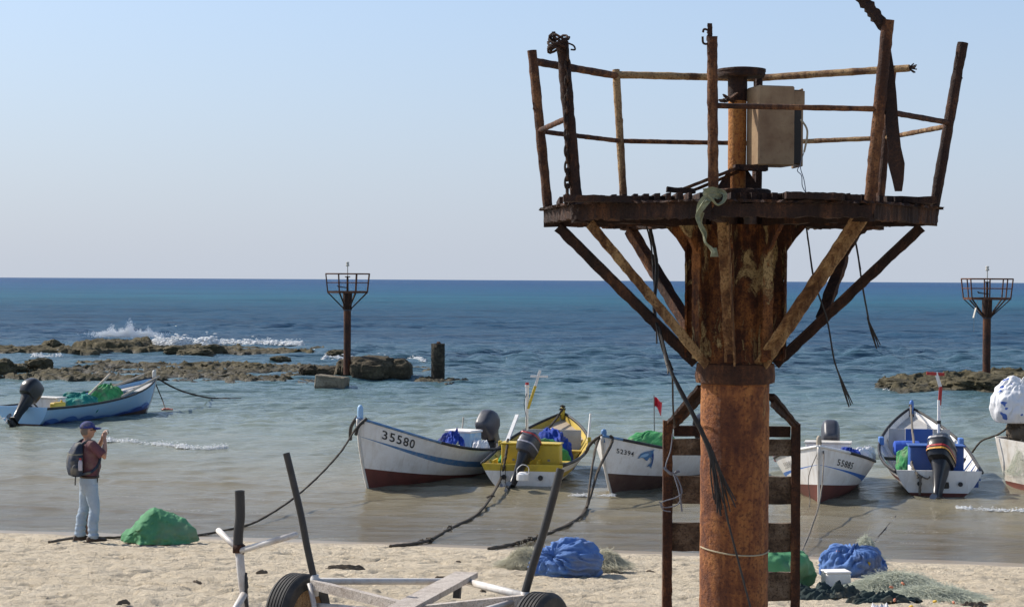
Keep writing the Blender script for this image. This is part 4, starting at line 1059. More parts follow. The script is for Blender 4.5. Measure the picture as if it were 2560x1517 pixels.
def reef(name, label, x0, x1, y0, y1, hgt, seed, nx=200, ny=90, terr=.12, slab=None, dirx=SHX):
    u = np.linspace(-1.12, 1.12, nx); v = np.linspace(-1.2, 1.2, ny); U, V = np.meshgrid(u, v)
    xm, ym = (x0+x1)/2, (y0+y1)/2; PX = xm+U*(x1-x0)/2; PY = ym+V*(y1-y0)/2 - dirx*(PX-xm)
    P = np.stack([PX, PY, PX*0+seed], -1)
    PX = PX+.25*fbm(P, 1.1, 3, seed+3); PY = PY+.35*fbm(P, 1.1, 3, seed+5)
    edge = np.maximum(np.abs(U)**2.2, np.abs(V)**2.5) + .28*fbm(P, .35, 4, seed) + .14*fbm(P, 1.3, 3, seed+9)
    mask = sstep(1.0, .78, edge)
    h = hgt*(.62+.45*fbm(P, .30, 3, seed+1)) + .09*fbm(P, 1.1, 4, seed+2)
    if slab is not None: h = h + slab[2]*sstep(slab[1], slab[1]*.75, np.abs(U-slab[0]))
    q = np.floor(h/terr)*terr; fr_ = (h-q)/terr; h = q+terr*sstep(.55, 1.0, fr_)
    rough = np.abs(fbm(P, 3.2, 4, seed+7))
    z = -.35 + (h+.35)*mask + (.13*rough-.05)*mask + .035*fbm(P, 8, 2, seed+8)*mask
    o = grid_mesh(name, np.stack([PX, PY, z], -1), M['reef'], smooth=False)
    c = Vector((xm, ym, 0))
    o.data.transform(Matrix.Translation(-c)); o.location = c
    return props(o, label, 'reef')
reef('reef', 'broad brown flat reef of rough rock nearest the beach, left of the distant tower', -20.2, -7.4, 71.5, 85.5, .20, 11, 260, 120)
reef('reef', 'long low reef ledge farther out where waves break, behind the broad flat reef', -25.0, -10.2, 98.5, 106.5, .26, 23, 240, 70, .14, (-.66, .26, .34))
reef('reef', 'small low reef patch at the left edge behind the light blue boat', -29.8, -20.8, 96, 100.5, .36, 31, 120, 50)
reef('rock_shelf', 'low dark shelf of rock around the broken pier stump', -3.9, -1.75, 70.5, 73.8, .10, 37, 60, 40, .08)
reef('reef', 'low wet ledge behind the big dark boulder', -8.0, -3.4, 78, 83, .20, 41, 90, 50)
reef('rock_island', 'low rough rock island carrying the right distant tower', 14.3, 26.0, 66.9, 74.5, .40, 53, 200, 100, .16, (.10, .38, .22), 0.0)
def boulder(label, c, size, seed, mat='boulder', cat='boulder', rz=0, boxy=2.4, jag=.24, name='boulder', group=None):
    nu, nv = 64, 36; th = np.linspace(0, 2*np.pi, nu); ph = np.linspace(-np.pi/2, np.pi/2, nv); T_, Pp = np.meshgrid(th, ph)
    e = 2/boxy; f_ = lambda a: np.sign(a)*np.abs(a)**e
    x = f_(np.cos(Pp))*f_(np.cos(T_)); y = f_(np.cos(Pp))*f_(np.sin(T_)); z = f_(np.sin(Pp))
    Q = np.stack([np.cos(Pp)*np.cos(T_), np.cos(Pp)*np.sin(T_), np.sin(Pp)], -1)
    n_ = 1 + jag*fbm(Q+seed*3.1, 1.5, 5, seed) + .5*jag*np.abs(fbm(Q+seed, 4, 3, seed+4))
    pts = np.stack([x*size[0]/2*n_, y*size[1]/2*n_, z*size[2]*.62*n_+size[2]*.32], -1)
    pts[..., 2] = np.maximum(pts[..., 2], -.5)
    o = grid_mesh(name, pts, M[mat], smooth=True); o.location = c; o.rotation_euler = (0, 0, rz)
    try: o.data.set_sharp_from_angle(angle=R(38))
    except Exception: pass
    return props(o, label, cat, group)
def wl(xd, yd, z=0): p = Dz(xd, yd, z); return Vector((p.x, p.y, 0))
k_ = wl(900, 930); boulder('biggest dark boulder standing in the water just right of the distant tower', wl(912, 926)+Vector((0, .3, 0)), (1.75, 1.7, .92), 3, boxy=3.2, jag=.16)
boulder('dark boulder in the water at the right end of the boulder row', wl(978, 926)+Vector((0, .35, 0)), (.95, 1.4, .80), 5, boxy=3.0, jag=.16)
boulder('dark boulder that the left distant tower stands on', wl(842, 926)+Vector((0, 2.6, 0)), (1.15, 3.0, .80), 7, boxy=2.6, jag=.16)
boulder('rounded brown boulder left of the distant tower', wl(785, 922)+Vector((0, 1.2, 0)), (1.1, 1.1, .42), 9)
boulder('small brown boulder behind the fallen concrete block', wl(748, 922)+Vector((0, 1.0, 0)), (.7, .9, .45), 10)
for i, (xd, yd, sx_, sz_, lb) in enumerate(((5, 918, 1.0, .62, 'dark rock cut by the left picture edge'), (33, 912, 1.0, .42, 'low brown rock next to the left picture edge'), (88, 910, 1.1, .62, 'brown lumpy rock at the left end of the broad reef'),
        (124, 858, 1.1, .62, 'pale pointed rock on the small reef patch at the left'), (480, 872, 1.7, .42, 'flat topped dark rock in the gap between the two reefs'), (435, 866, 1.4, .48, 'square brown rock left of the flat topped dark rock'), (505, 866, 1.6, .50, 'round dark rock in front of the far ledge'),
        (375, 862, 1.3, .42, 'dark rock at the right foot of the high far ledge'), (683, 886, .9, .30, 'small dark rock on the back of the broad reef'), (825, 872, 1.0, .35, 'small rock behind the left distant tower'), (120, 948, 0.0, 0, ''), (265, 958, .9, .26, 'small rock at the front edge of the broad reef behind the blue boat'),
        (2195, 948, 1.6, .32, 'low tapering rock off the left tip of the right island'), (2330, 955, 1.3, .45, 'brown rock at the front of the right island'), (2410, 958, 2.2, .62, 'big rounded rock at the foot of the right distant tower'), (2480, 945, 2.0, .60, 'brown rock on the island at the right picture edge'))):
    if sx_: boulder(lb, wl(xd, yd)+Vector((0, .4, 0)), (sx_, sx_*.9, sz_), 60+i, 'reef', 'rock', i*.7, 2.3, .28, 'rock')
c = wl(810, 950)
o = MB().box((0, 0, .20), (1.16, .62, .52), Matrix.Rotation(R(5), 3, 'Y') @ Matrix.Rotation(R(-14), 3, 'Z'), bev=.035).build('concrete_block', M['concrete']); o.location = c+Vector((0, .3, 0)); props(o, 'pale fallen concrete block lying in the shallow water before the dark boulders', 'block')
st = thing('pier_stump', 'broken dark concrete pier stump standing alone in the water', 'pier', wl(1070, 932)+Vector((0, .3, 0)))
zt = 1.48; rr = []
M['stump'] = rockmat('stump_concrete', (.020, .018, .014), (.055, .047, .033), (.15, .125, .085))
for k in range(15):
    z = -.4+(zt+.4)*k/14; r_ = .272*(1+.012*math.sin(k*3.3)); rnd = random.Random(k)
    rr.append([Vector((r_*math.cos(a)*(1+rnd.uniform(-.012, .012)), r_*math.sin(a), z - (.20 if k == 14 and -2.7 < (a-2*math.pi if a > math.pi else a) < -1.75 else 0))) for a in np.linspace(0, 2*math.pi, 29)[:-1]])
MB().rings(rr).build('shaft', M['stump'], st, auto=40)
MB().lathe([(.285, -.3), (.30, .0), (.27, .12)], 20, jit=.08).build('foot', M['stump'], st)
for z in (.62, 1.1): MB().lathe([(.272, z), (.279, z+.008), (.272, z+.016)], 24, cap=False).build('casting_joint', M['stump'], st)
MB().lathe([(.09, 1.40), (.085, 1.52), (.05, 1.56)], 9, (.02, .05, 0), jit=.1).build('rusty_core', M['rust_mid'], st)

# ------------------------------------------------------------------ foam, spray and crest highlights
m_, t, b = mat_new('foam'); M['foam'] = m_
b.inputs['Base Color'].default_value = (.86, .87, .87, 1); b.inputs['Roughness'].default_value = .85
def foam_glint_line(label, pts, width, hgt, seed, n=900):
    """broken white water, also crest highlights: many small lumps strung along a line"""
    rnd = random.Random(seed); mb = MB(); sp = spline(pts, 10); base = Vector(sp[0])
    oct_v = [Vector(q) for q in ((1, 0, 0), (-1, 0, 0), (0, 1, 0), (0, -1, 0), (0, 0, 1), (0, 0, -1))]
    oct_f = [(0, 2, 4), (2, 1, 4), (1, 3, 4), (3, 0, 4), (2, 0, 5), (1, 2, 5), (3, 1, 5), (0, 3, 5)]
    N_ = len(sp)-1
    dens = [max(0.06, .5+.6*float(fbm(np.array([i*.35, seed, 0.]), 1, 2, seed))) for i in range(N_)]
    for i in range(n):
        j = rnd.choices(range(N_), dens)[0]; p = sp[j].lerp(sp[j+1], rnd.random())
        off_ = rnd.gauss(0, 1)*width*.4; h_ = abs(rnd.gauss(0, .5))*hgt*math.exp(-abs(off_)/width)
        s_ = min(.05+width*.03, width*rnd.uniform(.03, .11))
        q = p+Vector((rnd.uniform(-.05, .05), off_, h_+.004))
        mb.add([q+Vector((v.x*s_*rnd.uniform(1, 2.6), v.y*s_, v.z*s_*.35)) for v in oct_v], oct_f)
    o = mb.build('foam', M['foam'], off=base, smooth=True); o.location = base; return props(o, label, 'foam', kind='stuff')
foam_glint_line('white foam of a small breaking wave beside the photographing man', [wl(262, 1078), wl(330, 1084), wl(420, 1092), wl(490, 1098), wl(555, 1096)], .17, .09, 1, 5200)
foam_glint_line('thin white foam line at the bow of the dolphin boat', [wl(1395, 1212), wl(1440, 1213), wl(1500, 1213)], .10, .05, 2, 900)
foam_glint_line('white foam line in the shallows at the right picture edge', [wl(2345, 1243), wl(2420, 1248), wl(2510, 1250)], .15, .05, 3, 900)
for i_, (w0, dn) in enumerate(((28.08, 700), (29.55, 420), (30.85, 420), (32.55, 300))):  # edge line is bubbles; outer three are white grains imitating crest highlights
    foam_glint_line('thin broken line of white grains on the shallows along the beach, '+('bubbles at the edge', 'crest highlight second out', 'crest highlight third out', 'outermost crest highlight')[i_], [Vector((x_, w0-SHX*x_+.12*math.sin(x_*1.3+i_*2), .03 if i_ else .012)) for x_ in np.linspace(-8.5, 8, 12)], .05, .012, 70+i_, dn)
foam_glint_line('white water along the back of the broad reef', [wl(190, 860), wl(240, 862), wl(290, 861)], .5, .2, 5, 1300)
foam_glint_line('white breakers rolling on to the far ledge', [wl(380, 848), wl(430, 850), wl(480, 846), wl(530, 845)], 1.2, .50, 6, 4200)
foam_glint_line('white water beyond the right part of the far ledge', [wl(540, 841), wl(600, 842), wl(660, 843), wl(740, 845)], .8, .30, 7, 2400)
foam_glint_line('white water around the boulders behind the distant tower', [wl(790, 880), wl(830, 879), wl(985, 878), wl(1040, 884)], .6, .2, 8, 1200)
foam_glint_line('thin white wash at the tip of the right island', [wl(2160, 953), wl(2200, 956), wl(2240, 958)], .25, .08, 9, 160)
foam_glint_line('white wash at the left end of the reef', [wl(80, 872), wl(105, 873), wl(150, 872)], .5, .2, 12, 220)
mb = MB(); rnd = random.Random(4); c0 = wl(312, 838)
for i in range(6500):
    a = rnd.gauss(0, .42); k = rnd.random()**1.6; x = a*2.0 + rnd.gauss(0, .15)
    jet = (.55+.45*math.sin(x*5.1+1)+.4*math.sin(x*11))*.72*math.exp(-(x*.62)**2)
    z = .35+max(0, k*jet) + rnd.uniform(0, .28); s_ = rnd.uniform(.012, .045)*(1.5-k)
    q = Vector((x, rnd.gauss(0, .35), z))
    mb.add([q+Vector(v)*s_ for v in ((1, 0, -.6), (-.5, .9, -.6), (-.5, -.9, -.6), (0, 0, 1))], [(0, 1, 3), (1, 2, 3), (2, 0, 3), (2, 1, 0)])
o = mb.build('spray', M['foam']); o.location = c0; props(o, 'white spray bursting over the high far ledge', 'spray', kind='stuff')

# ------------------------------------------------------------------ bags, nets, boxes
M['green_cloth'] = cloth('green_sacking', (.10, .29, .14), (.05, .18, .08), 5)
M['green_net'] = cloth('green_net_cloth', (.07, .32, .11), (.03, .15, .06), 8)
M['teal_cloth'] = cloth('teal_tarp', (.02, .22, .18), (.015, .12, .11), 7)
M['blue_cloth'] = cloth('blue_tarp', (.11, .21, .46), (.06, .12, .29), 6)
M['blue_deep'] = cloth('blue_tarp_deep', (.02, .06, .36), (.012, .03, .16), 7)
M['white_sheet'] = cloth('white_sheet', (.74, .74, .75), (.5, .5, .53), 4, .6, .25)
m_, t, b = mat_new('printed_sheet'); M['printed_sheet'] = m_; v_ = objvec(t, (1, 1, 1.6))
pk_ = ramp(t, noise(t, v_, 5.5, 1, .3), [(.66, 0.0), (.675, 1.0)]); t.links.new(mixc(t, pk_, (.74, .74, .75), (.06, .14, .46)), b.inputs['Base Color']); b.inputs['Roughness'].default_value = .5
bump(t, b, noise(t, objvec(t), 9, 4, .6, 1.0), .3, .02)
M['pale_net'] = paint('pale_net', (.50, .47, .35), (.36, .36, .27), .8)
M['green_grey_net'] = paint('grey_green_net', (.48, .50, .40), (.34, .39, .31), .8)
M['dark_tarp'] = cloth('dark_tarp', (.035, .055, .055), (.015, .025, .025), 9)
M['foam_box'] = paint('polystyrene', (.80, .76, .72), (.55, .46, .38), .8, .35, 9)
M['float_orange'] = paint('float_orange', (.55, .20, .11), None, .6)
M['float_yellow'] = paint('float_yellow', (.70, .46, .06), None, .6)
M['seaweed'] = paint('dry_seaweed', (.11, .085, .06), (.20, .155, .11), .9)
M['jerry'] = paint('jerrycan_red', (.48, .13, .095), (.3, .1, .08), .5)
M['blue_plastic'] = paint('blue_plastic', (.06, .13, .52), None, .4)
M['lt_blue_foam'] = paint('worn_blue_foam', (.32, .50, .66), (.7, .68, .64), .7, .8, 6)
def bundle(name, label, cat, c, size, mat, knot=(0, -.3, 1), pleats=17, amp=.07, seed=0, flat=.0, rz=0, group=None, sink=.25, rgh=1.0):
    nu, nv = 150, 60; th = np.linspace(0, 2*np.pi, nu); ph = np.linspace(0.03, np.pi-.02, nv); T_, Pp = np.meshgrid(th, ph)
    rg_ = np.random.default_rng(seed)
    kz = Vector(knot).normalized(); q = kz.to_track_quat('Z', 'Y').to_matrix(); Rm = np.array(q)
    Q = np.stack([np.sin(Pp)*np.cos(T_), np.sin(Pp)*np.sin(T_), np.cos(Pp)], -1)
    wv_ = np.stack([np.cos(T_)*1.6, np.sin(T_)*1.6, Pp*1.3], -1)
    ph_ = T_*pleats + 7.0*fbm(wv_, .9, 2, seed) + 2.5*fbm(wv_, 2.6, 2, seed+11)
    pl = np.sin(ph_)*(.35+.9*np.clip(fbm(wv_, 1.4, 2, seed+6)+.45, 0, 1)) + .5*np.sin(ph_*2.1+1.3)*np.clip(fbm(wv_, 1.7, 2, seed+16)+.2, 0, 1)
    fall = np.exp(-((Pp-.85)/.95)**2)
    r_ = 1 + amp*pl*fall + rgh*(.20*fbm(Q, 1.2, 3, seed+2) - .07*(np.abs(fbm(Q, 1.8, 2, seed+21))-.25) - .025*(np.abs(fbm(Q, 5.5, 2, seed+3))-.2))
    r_ = r_ - .18*np.exp(-(Pp/.28)**2) + .32*np.exp(-(Pp/.10)**2)*(1+.2*pl)
    P_ = (Q*r_[..., None]) @ Rm.T
    P_ = P_*np.array([size[0]/2, size[1]/2, size[2]/(2-sink*2)])
    lo = -size[2]/(2-sink*2)*(1-2*sink*.9)
    P_[..., 2] = np.where(P_[..., 2] < lo, lo+(P_[..., 2]-lo)*.06, P_[..., 2]) - lo
    o = grid_mesh(name, P_, M[mat]); o.location = c; o.rotation_euler = (0, 0, rz)
    return props(o, label, cat, group)
# green bag by the man: a slumped, pointed sack
g0 = D_ground(381, 1326)
nx, nt_ = 120, 70; u = np.linspace(0, 1, nx); a_ = np.linspace(0, math.pi, nt_); UU_, AA = np.meshgrid(u, a_)
hp = np.interp(u, [0, .05, .12, .25, .38, .44, .52, .65, .8, .92, .97, 1.0], [.09, .14, .18, .32, .47, .50, .475, .40, .31, .23, .18, .05])
dp = np.interp(u, [0, .08, .3, .6, .9, 1], [.06, .20, .40, .40, .26, .06])
SXg = (UU_-.5)*1.14; hx = np.interp(UU_, u, hp); dx_ = np.interp(UU_, u, dp)
cosA = np.cos(AA); sinA = np.sin(AA)
PYg = -dx_*np.sign(cosA)*np.abs(cosA)**.8; PZg = hx*np.abs(sinA)**1.05
Pg = np.stack([SXg, PYg, PZg], -1); nz = fbm(Pg, 3.2, 4, 8); cr = np.abs(fbm(Pg*np.array([1, 1, 2]), 4.5, 3, 18))
cr2 = np.abs(fbm(Pg*np.array([1, 1, 1.6]), 9, 2, 48)); Pg[..., 1] += .05*nz-.06*cr-.012*cr2; Pg[..., 2] = np.maximum(Pg[..., 2]+.03*nz*np.abs(sinA)-(.05*(cr-.2)+.012*cr2)*np.abs(sinA), -.02); Pg[..., 0] += .04*fbm(Pg, 2.5, 3, 28)
o = grid_mesh('sack', Pg, M['green_cloth']); o.location = g0+Vector((0, .3, -.01)); props(o, 'slumped green sack on the wet sand beside the photographing man', 'sack')
# strands of net: many thin filaments, one heap
def net_heap(name, label, c, size, mat, seed, n=900, r_=.004, hollow=0.0, mound=True, floats=()):
    rnd = random.Random(seed); mb = MB()
    if mound:
        nu, nv = 48, 14; rows = []
        for j in range(nv):
            k = j/(nv-1); row = []
            for i in range(nu):
                a = 2*math.pi*i/nu; rr_ = (1-k)*(.80+.18*float(fbm(np.array([math.cos(a)*1.5, math.sin(a)*1.5, seed*1.]), 1, 2, seed)))
                x, y = rr_*math.cos(a)*size[0]/2, rr_*math.sin(a)*size[1]/2
                row.append(Vector((x, y, max(-.02, size[2]*.62*(1-rr_**2)*(.8+.5*float(fbm(np.array([x*3, y*3, seed*1.]), 1, 3, seed+1))) - .02))))
            rows.append(row)
        mb.rings(rows, cap=False)
    for i in range(n):
        a = rnd.uniform(0, 6.283); q = rnd.random()**.6*1.05; x, y = q*math.cos(a)*size[0]/2, q*math.sin(a)*size[1]/2
        h0 = size[2]*max(.02, (1-q*q))*.8
        d_ = Vector((rnd.gauss(0, 1), rnd.gauss(0, 1), rnd.gauss(0, .25))).normalized()*rnd.uniform(.06, .22)
        p = Vector((x, y, h0*rnd.uniform(.75, 1.1))); p0, p2 = p-d_, p+d_
        for w_ in (p0, p2): w_.z = max(.0, min(w_.z, size[2]*1.2*(1-min(1, (w_.x/size[0]*2)**2+(w_.y/size[1]*2)**2))+.05))
        mb.tube([p0, p+Vector((0, 0, rnd.uniform(.0, .05))), p2], r_, 3, cap=False)
    o = mb.build(name, M[mat], smooth=True); o.location = c
    return props(o, label, 'net')
b0 = D_ground(1392, 1408)
bundle('net_bundle', 'blue tarp bundle tied in a knot on the sand, pale net spilling out both sides', 'bundle', b0+Vector((0, .22, -.02)), (.86, .62, .36), 'blue_cloth', (-.62, -.55, .55), 13, .105, 3)
net_heap('fishing_net', 'pale tangled net spilling left of the blue bundle behind the trailer post', D_ground(1288, 1392)+Vector((0, .2, 0)), (.52, .42, .24), 'pale_net', 2, 2200, .0013)
net_heap('fishing_net', 'pale tangled net spilling right of the blue bundle behind the trailer post', D_ground(1484, 1395)+Vector((0, .2, 0)), (.46, .42, .22), 'pale_net', 4, 2000, .0013)
b1 = D_ground(2085, 1412)
bundle('net_bundle', 'blue tarp bundle with orange floats on the sand behind the white box', 'bundle', b1+Vector((0, .2, -.02)), (.72, .62, .37), 'blue_cloth', (.15, -.25, 1), 17, .11, 6)
bundle('net_bundle', 'small blue tarp end beside the pleated blue bundle at the right', 'bundle', D_ground(2152, 1406)+Vector((0, .22, -.02)), (.26, .3, .22), 'blue_cloth', (.6, -.3, .5), 9, .08, 7)
net_heap('fishing_net', 'grey net draped over the right shoulder of the floats bundle', D_ground(2130, 1400)+Vector((0, .34, .06)), (.34, .34, .40), 'green_grey_net', 9, 420, .002, mound=False)
net_heap('fishing_net', 'greenish pile of net with orange floats lying on the sand at right', D_ground(2200, 1452)+Vector((0, .15, -.01)), (1.02, .62, .20), 'green_grey_net', 5, 3600, .0014)
net_heap('fishing_net', 'flat greenish trail of net at the lower right of the beach', D_ground(2285, 1468)+Vector((0, .05, -.01)), (.95, .5, .13), 'green_grey_net', 6, 3000, .0014)
rnd = random.Random(8); fl0 = None
for i, (xd, yd, mt, hz_) in enumerate(((2190, 1441, 'float_orange', .15), (2222, 1443, 'float_orange', .15), (2186, 1448, 'float_orange', .13), (2206, 1456, 'float_orange', .13), (2178, 1458, 'float_orange', .1), (2150, 1461, 'float_orange', .05), (2186, 1478, 'float_orange', .05),
        (2226, 1486, 'float_yellow', .02), (2284, 1484, 'float_yellow', .06), (2330, 1484, 'float_orange', .05), (2334, 1494, 'float_orange', .03), (2290, 1497, 'float_orange', .03), (2276, 1495, 'float_yellow', .03))):
    p = D_ground(xd, yd)+Vector((0, -.03, hz_))
    if fl0 is None: fl0 = MB().lathe([(.004, -.022), (.011, -.016), (.013, 0), (.011, .016), (.004, .022)], 9)
    o = fl0.build('net_float', M[mt], smooth=True); o.location = p; o.rotation_euler = (1.2, rnd.random()*3, rnd.random()*3)
    props(o, ('small orange' if mt == 'float_orange' else 'small yellow')+' float caught in the greenish net on the sand', 'float', 'floats in the beach net')
for (xd, yd, mt, lb) in ((2051, 1377, 'float_orange', 'orange float on the left flank of the right blue bundle'), (2126, 1376, 'float_yellow', 'yellow float on the right flank of the right blue bundle'), (2048, 1350, 'float_orange', 'orange float near the knot of the right blue bundle')):
    o = MB().lathe([(.008, -.03), (.022, -.02), (.026, 0), (.022, .02), (.008, .03)], 10).build('net_float', M[mt], smooth=True); o.location = D(xd, yd, b1.y-.02 if yd > 1360 else b1.y+.05); props(o, lb, 'float')
bundle('sack', 'green sack on the sand behind the ladder of the nearest tower', 'sack', D_ground(1905, 1440)+Vector((0, .25, -.02)), (.78, .6, .46), 'green_cloth', (-.35, .2, 1), 9, .05, 12)
fb = D_ground(2048, 1442)
box_ = thing('foam_box', 'white polystyrene box lying on the sand before the right blue bundle', 'box', fb+Vector((.0, .10, 0)), R(9))
MB().box((0, 0, .085), (.265, .20, .17), bev=.018).build('box_body', M['foam_box'], box_, auto=40)
MB().box((0, 0, .178), (.272, .207, .022), bev=.009).build('box_lid', M['foam_box'], box_, auto=40)
def crumple(name, label, cat, c, size, mat, seed, n=44):
    u = np.linspace(-1, 1, n); U, V = np.meshgrid(u, u); P = np.stack([U*size[0]/2, V*size[1]/2, U*0], -1)
    e = np.clip(1-(np.abs(U)**2.5+np.abs(V)**2.5)*.9+.35*fbm(np.stack([U, V, U*0], -1), 2.1, 3, seed), 0, 1)
    P[..., 2] = size[2]*e**.6*(.35+.9*np.abs(fbm(np.stack([U*1.2, V*3, U*0], -1), 2.2, 4, seed+1))) - .03*(1-e)
    P[..., 0] += .12*size[0]*fbm(np.stack([U, V, U*0], -1), 1.4, 3, seed+5); P[..., 1] += .12*size[1]*fbm(np.stack([U, V, U*0+4], -1), 1.4, 3, seed+6)
    o = grid_mesh(name, P, M[mat]); o.location = c; return props(o, label, cat)
crumple('tarp', 'dark crumpled tarp strip on the sand from the green sack towards the nets', 'tarp', D_ground(2040, 1462)+Vector((0, 0, 0)), (.75, .26, .12), 'dark_tarp', 3)
crumple('tarp', 'dark crumpled tarp piece along the front of the greenish net', 'tarp', D_ground(2160, 1472), (.62, .16, .09), 'dark_tarp', 5)
crumple('rag', 'pale grey crumpled rag at the bottom picture edge right of the tower', 'rag', D_ground(2148, 1505), (.22, .16, .09), 'white_sheet', 7)
crumple('seaweed_clump', 'dark clump of dry seaweed at the lower right on the sand', 'seaweed', D_ground(2392, 1502), (.20, .14, .07), 'seaweed', 8)
crumple('seaweed_clump', 'thin dark strand of seaweed right of the greenish net', 'seaweed', D_ground(2380, 1480), (.30, .07, .03), 'seaweed', 9)
crumple('seaweed_clump', 'dark seaweed strand on the sand between trailer and water', 'seaweed', D_ground(845, 1388), (.42, .07, .03), 'seaweed', 10)
rnd = random.Random(17)
for i, (xd, yd) in enumerate(((1120, 1372), (1080, 1410), (640, 1395), (480, 1420), (2425, 1442), (2280, 1492), (2460, 1418), (300, 1470), (140, 1420), (1180, 1440), (1590, 1395))):
    o = crumple('debris', 'small dark scrap of weed lying on the dry sand', 'debris', D_ground(xd, yd), (rnd.uniform(.06, .14), .04, .014), 'seaweed', 30+i, 14); o['group'] = 'weed scraps on the sand'; o.rotation_euler = (0, 0, rnd.uniform(-.6, .9))

# cargo of the boats
def inboat(bt, x, y, z): return bt.matrix_basis @ Vector((x, y, z)) if False else Matrix.Translation(bt.location) @ Matrix.Rotation(bt.rotation_euler.z, 4, 'Z') @ Vector((x, y, z))
def bd(*a, **k): return bundle(*a, **k)
bd('net_bundle', 'big green net bundle with knot in the stern of the yellow boat', 'bundle', inboat(bB, 1.40, -.24, .22), (.9, .52, .60), 'green_net', (-.75, .45, .42), 14, .06, 21)
bd('tarp', 'blue tarp heaped amidships in the yellow boat', 'tarp', inboat(bB, 2.35, -.18, .12), (.8, 1.0, .78), 'blue_deep', (.2, .5, .8), 9, .08, 22)
bd('net_bundle', 'small green net at the left side of the yellow locker', 'bundle', inboat(bB, .98, .52, .2), (.42, .28, .38), 'green_net', (0, .3, 1), 9, .06, 23)
bd('net_bundle', 'green net heap with light patches in the dolphin boat', 'bundle', inboat(bC, 2.6, .0, .30), (1.4, .72, .74), 'green_net', (.5, .3, .8), 15, .06, 24)
bd('tarp', 'bright blue tarp heap in the boat numbered 35580', 'tarp', inboat(bA, 1.50, .10, .25), (.60, .60, .68), 'blue_deep', (.3, .2, 1), 12, .09, 25)
bd('net_bundle', 'grey green net beside the blue tarp in the boat numbered 35580', 'bundle', inboat(bA, 1.75, .30, .25), (.5, .38, .45), 'green_grey_net', (.3, .2, 1), 9, .06, 26)
bd('rag', 'beige cloth lying on the net at the stern of boat 35580', 'cloth', inboat(bA, 1.0, .45, .15), (.42, .42, .58), 'white_sheet', (.3, .5, .7), 9, .1, 27)
bd('tarp', 'blue cloth near the fore deck of boat 35580', 'cloth', inboat(bA, 2.45, .12, .3), (.6, .5, .42), 'blue_cloth', (.3, .2, 1), 10, .08, 28)
bx_ = thing('foam_box', 'worn light blue foam box before the outboard of boat 35580', 'box', inboat(bA, .85, -.05, .34), bA.rotation_euler.z)
MB().box((0, 0, .27), (.42, .62, .54), bev=.02).build('box_body', M['lt_blue_foam'], bx_, auto=40); MB().box((0, 0, .555), (.46, .66, .05), bev=.015).build('box_lid', M['foam_box'], bx_, auto=40)
jr = thing('jerrycan', 'red jerrycan standing in the boat numbered 35580', 'jerrycan', inboat(bA, 1.95, -.28, .34), bA.rotation_euler.z+.4)
MB().box((0, 0, .17), (.30, .18, .34), bev=.03).build('body', M['jerry'], jr, auto=40); MB().lathe([(.03, .33), (.03, .41), (.02, .42)], 10, (.09, 0, 0)).build('cap', M['jerry'], jr, smooth=True)
MB().tube(spline([(-.10, 0, .33), (-.09, 0, .40), (.02, 0, .41), (.05, 0, .34)], 5), .015, 6).build('handle', M['jerry'], jr, smooth=True)
bd('net_bundle', 'bright green net bag in the stern of the blue inside boat', 'bundle', inboat(bE, 1.35, .36, .14), (.66, .54, .62), 'green_net', (.3, .5, .8), 10, .05, 31)
dr = thing('plastic_barrel', 'blue plastic barrel lying in the bow of the blue inside boat', 'barrel', inboat(bE, 2.95, .30, .62), bE.rotation_euler.z+R(95))
MB().lathe([(.10, -.27), (.145, -.25), (.155, -.1), (.15, -.08), (.155, -.06), (.155, .1), (.15, .12), (.155, .14), (.145, .25), (.10, .27)], 18, mat=Matrix.Rotation(R(90), 3, 'Y')).build('drum', M['blue_plastic'], dr, auto=40)
bd('tarp', 'blue cloth bundle on the right side of boat 55885', 'cloth', inboat(bD, 1.7, .45, .3), (.5, .5, .48), 'blue_deep', (.2, .2, 1), 9, .08, 33)
bd('rag', 'white cloth hanging at the stern corner of boat 55885', 'cloth', inboat(bD, .55, .78, .42), (.34, .22, .30), 'white_sheet', (.2, .2, 1), 8, .1, 34)
bd('rag', 'white sack on the right gunwale of boat 55885', 'cloth', inboat(bD, 1.1, .70, .42), (.36, .26, .30), 'white_sheet', (.2, .2, 1), 8, .08, 35)
M['pink_cloth'] = cloth('pink_cloth', (.52, .30, .32), (.35, .2, .2), 8)
bd('rag', 'pink cloth on the left gunwale of boat 55885 seen through the ladder', 'cloth', inboat(bD, 1.15, -.76, .42), (.55, .3, .30), 'pink_cloth', (.2, .2, 1), 8, .08, 36)
bd('rag', 'white bundle on the left side of boat 55885 beside the ladder', 'cloth', inboat(bD, 2.2, -.55, .42), (.5, .35, .38), 'white_sheet', (.2, .2, 1), 8, .08, 37)
bd('tarp', 'teal tarp heap in the stern of the light blue boat', 'tarp', inboat(bG, 2.1, -.15, .20), (1.2, .80, .56), 'teal_cloth', (.3, .2, 1), 13, .07, 41)
bd('net_bundle', 'green net heap in the middle of the light blue boat', 'bundle', inboat(bG, 3.55, -.05, .26), (1.1, .74, .70), 'green_net', (.3, .1, 1), 12, .07, 42)
jr = thing('jerrycan', 'yellow jerrycan at the stern of the light blue boat', 'jerrycan', inboat(bG, .75, -.55, .30), bG.rotation_euler.z)
MB().box((0, 0, .15), (.50, .18, .28), bev=.03).build('body', M['float_yellow'], jr, auto=40); MB().lathe([(.03, .28), (.03, .34)], 10, (.16, 0, 0)).build('cap', M['float_yellow'], jr, smooth=True)
bd('motor_cover', 'white sheeting wrapped round the outboard at the right picture edge', 'cover', inboat(bF, .12, .42, 1.26), (.90, .80, .86), 'printed_sheet', (.4, -.3, 1), 5, .05, 44, rgh=.6)
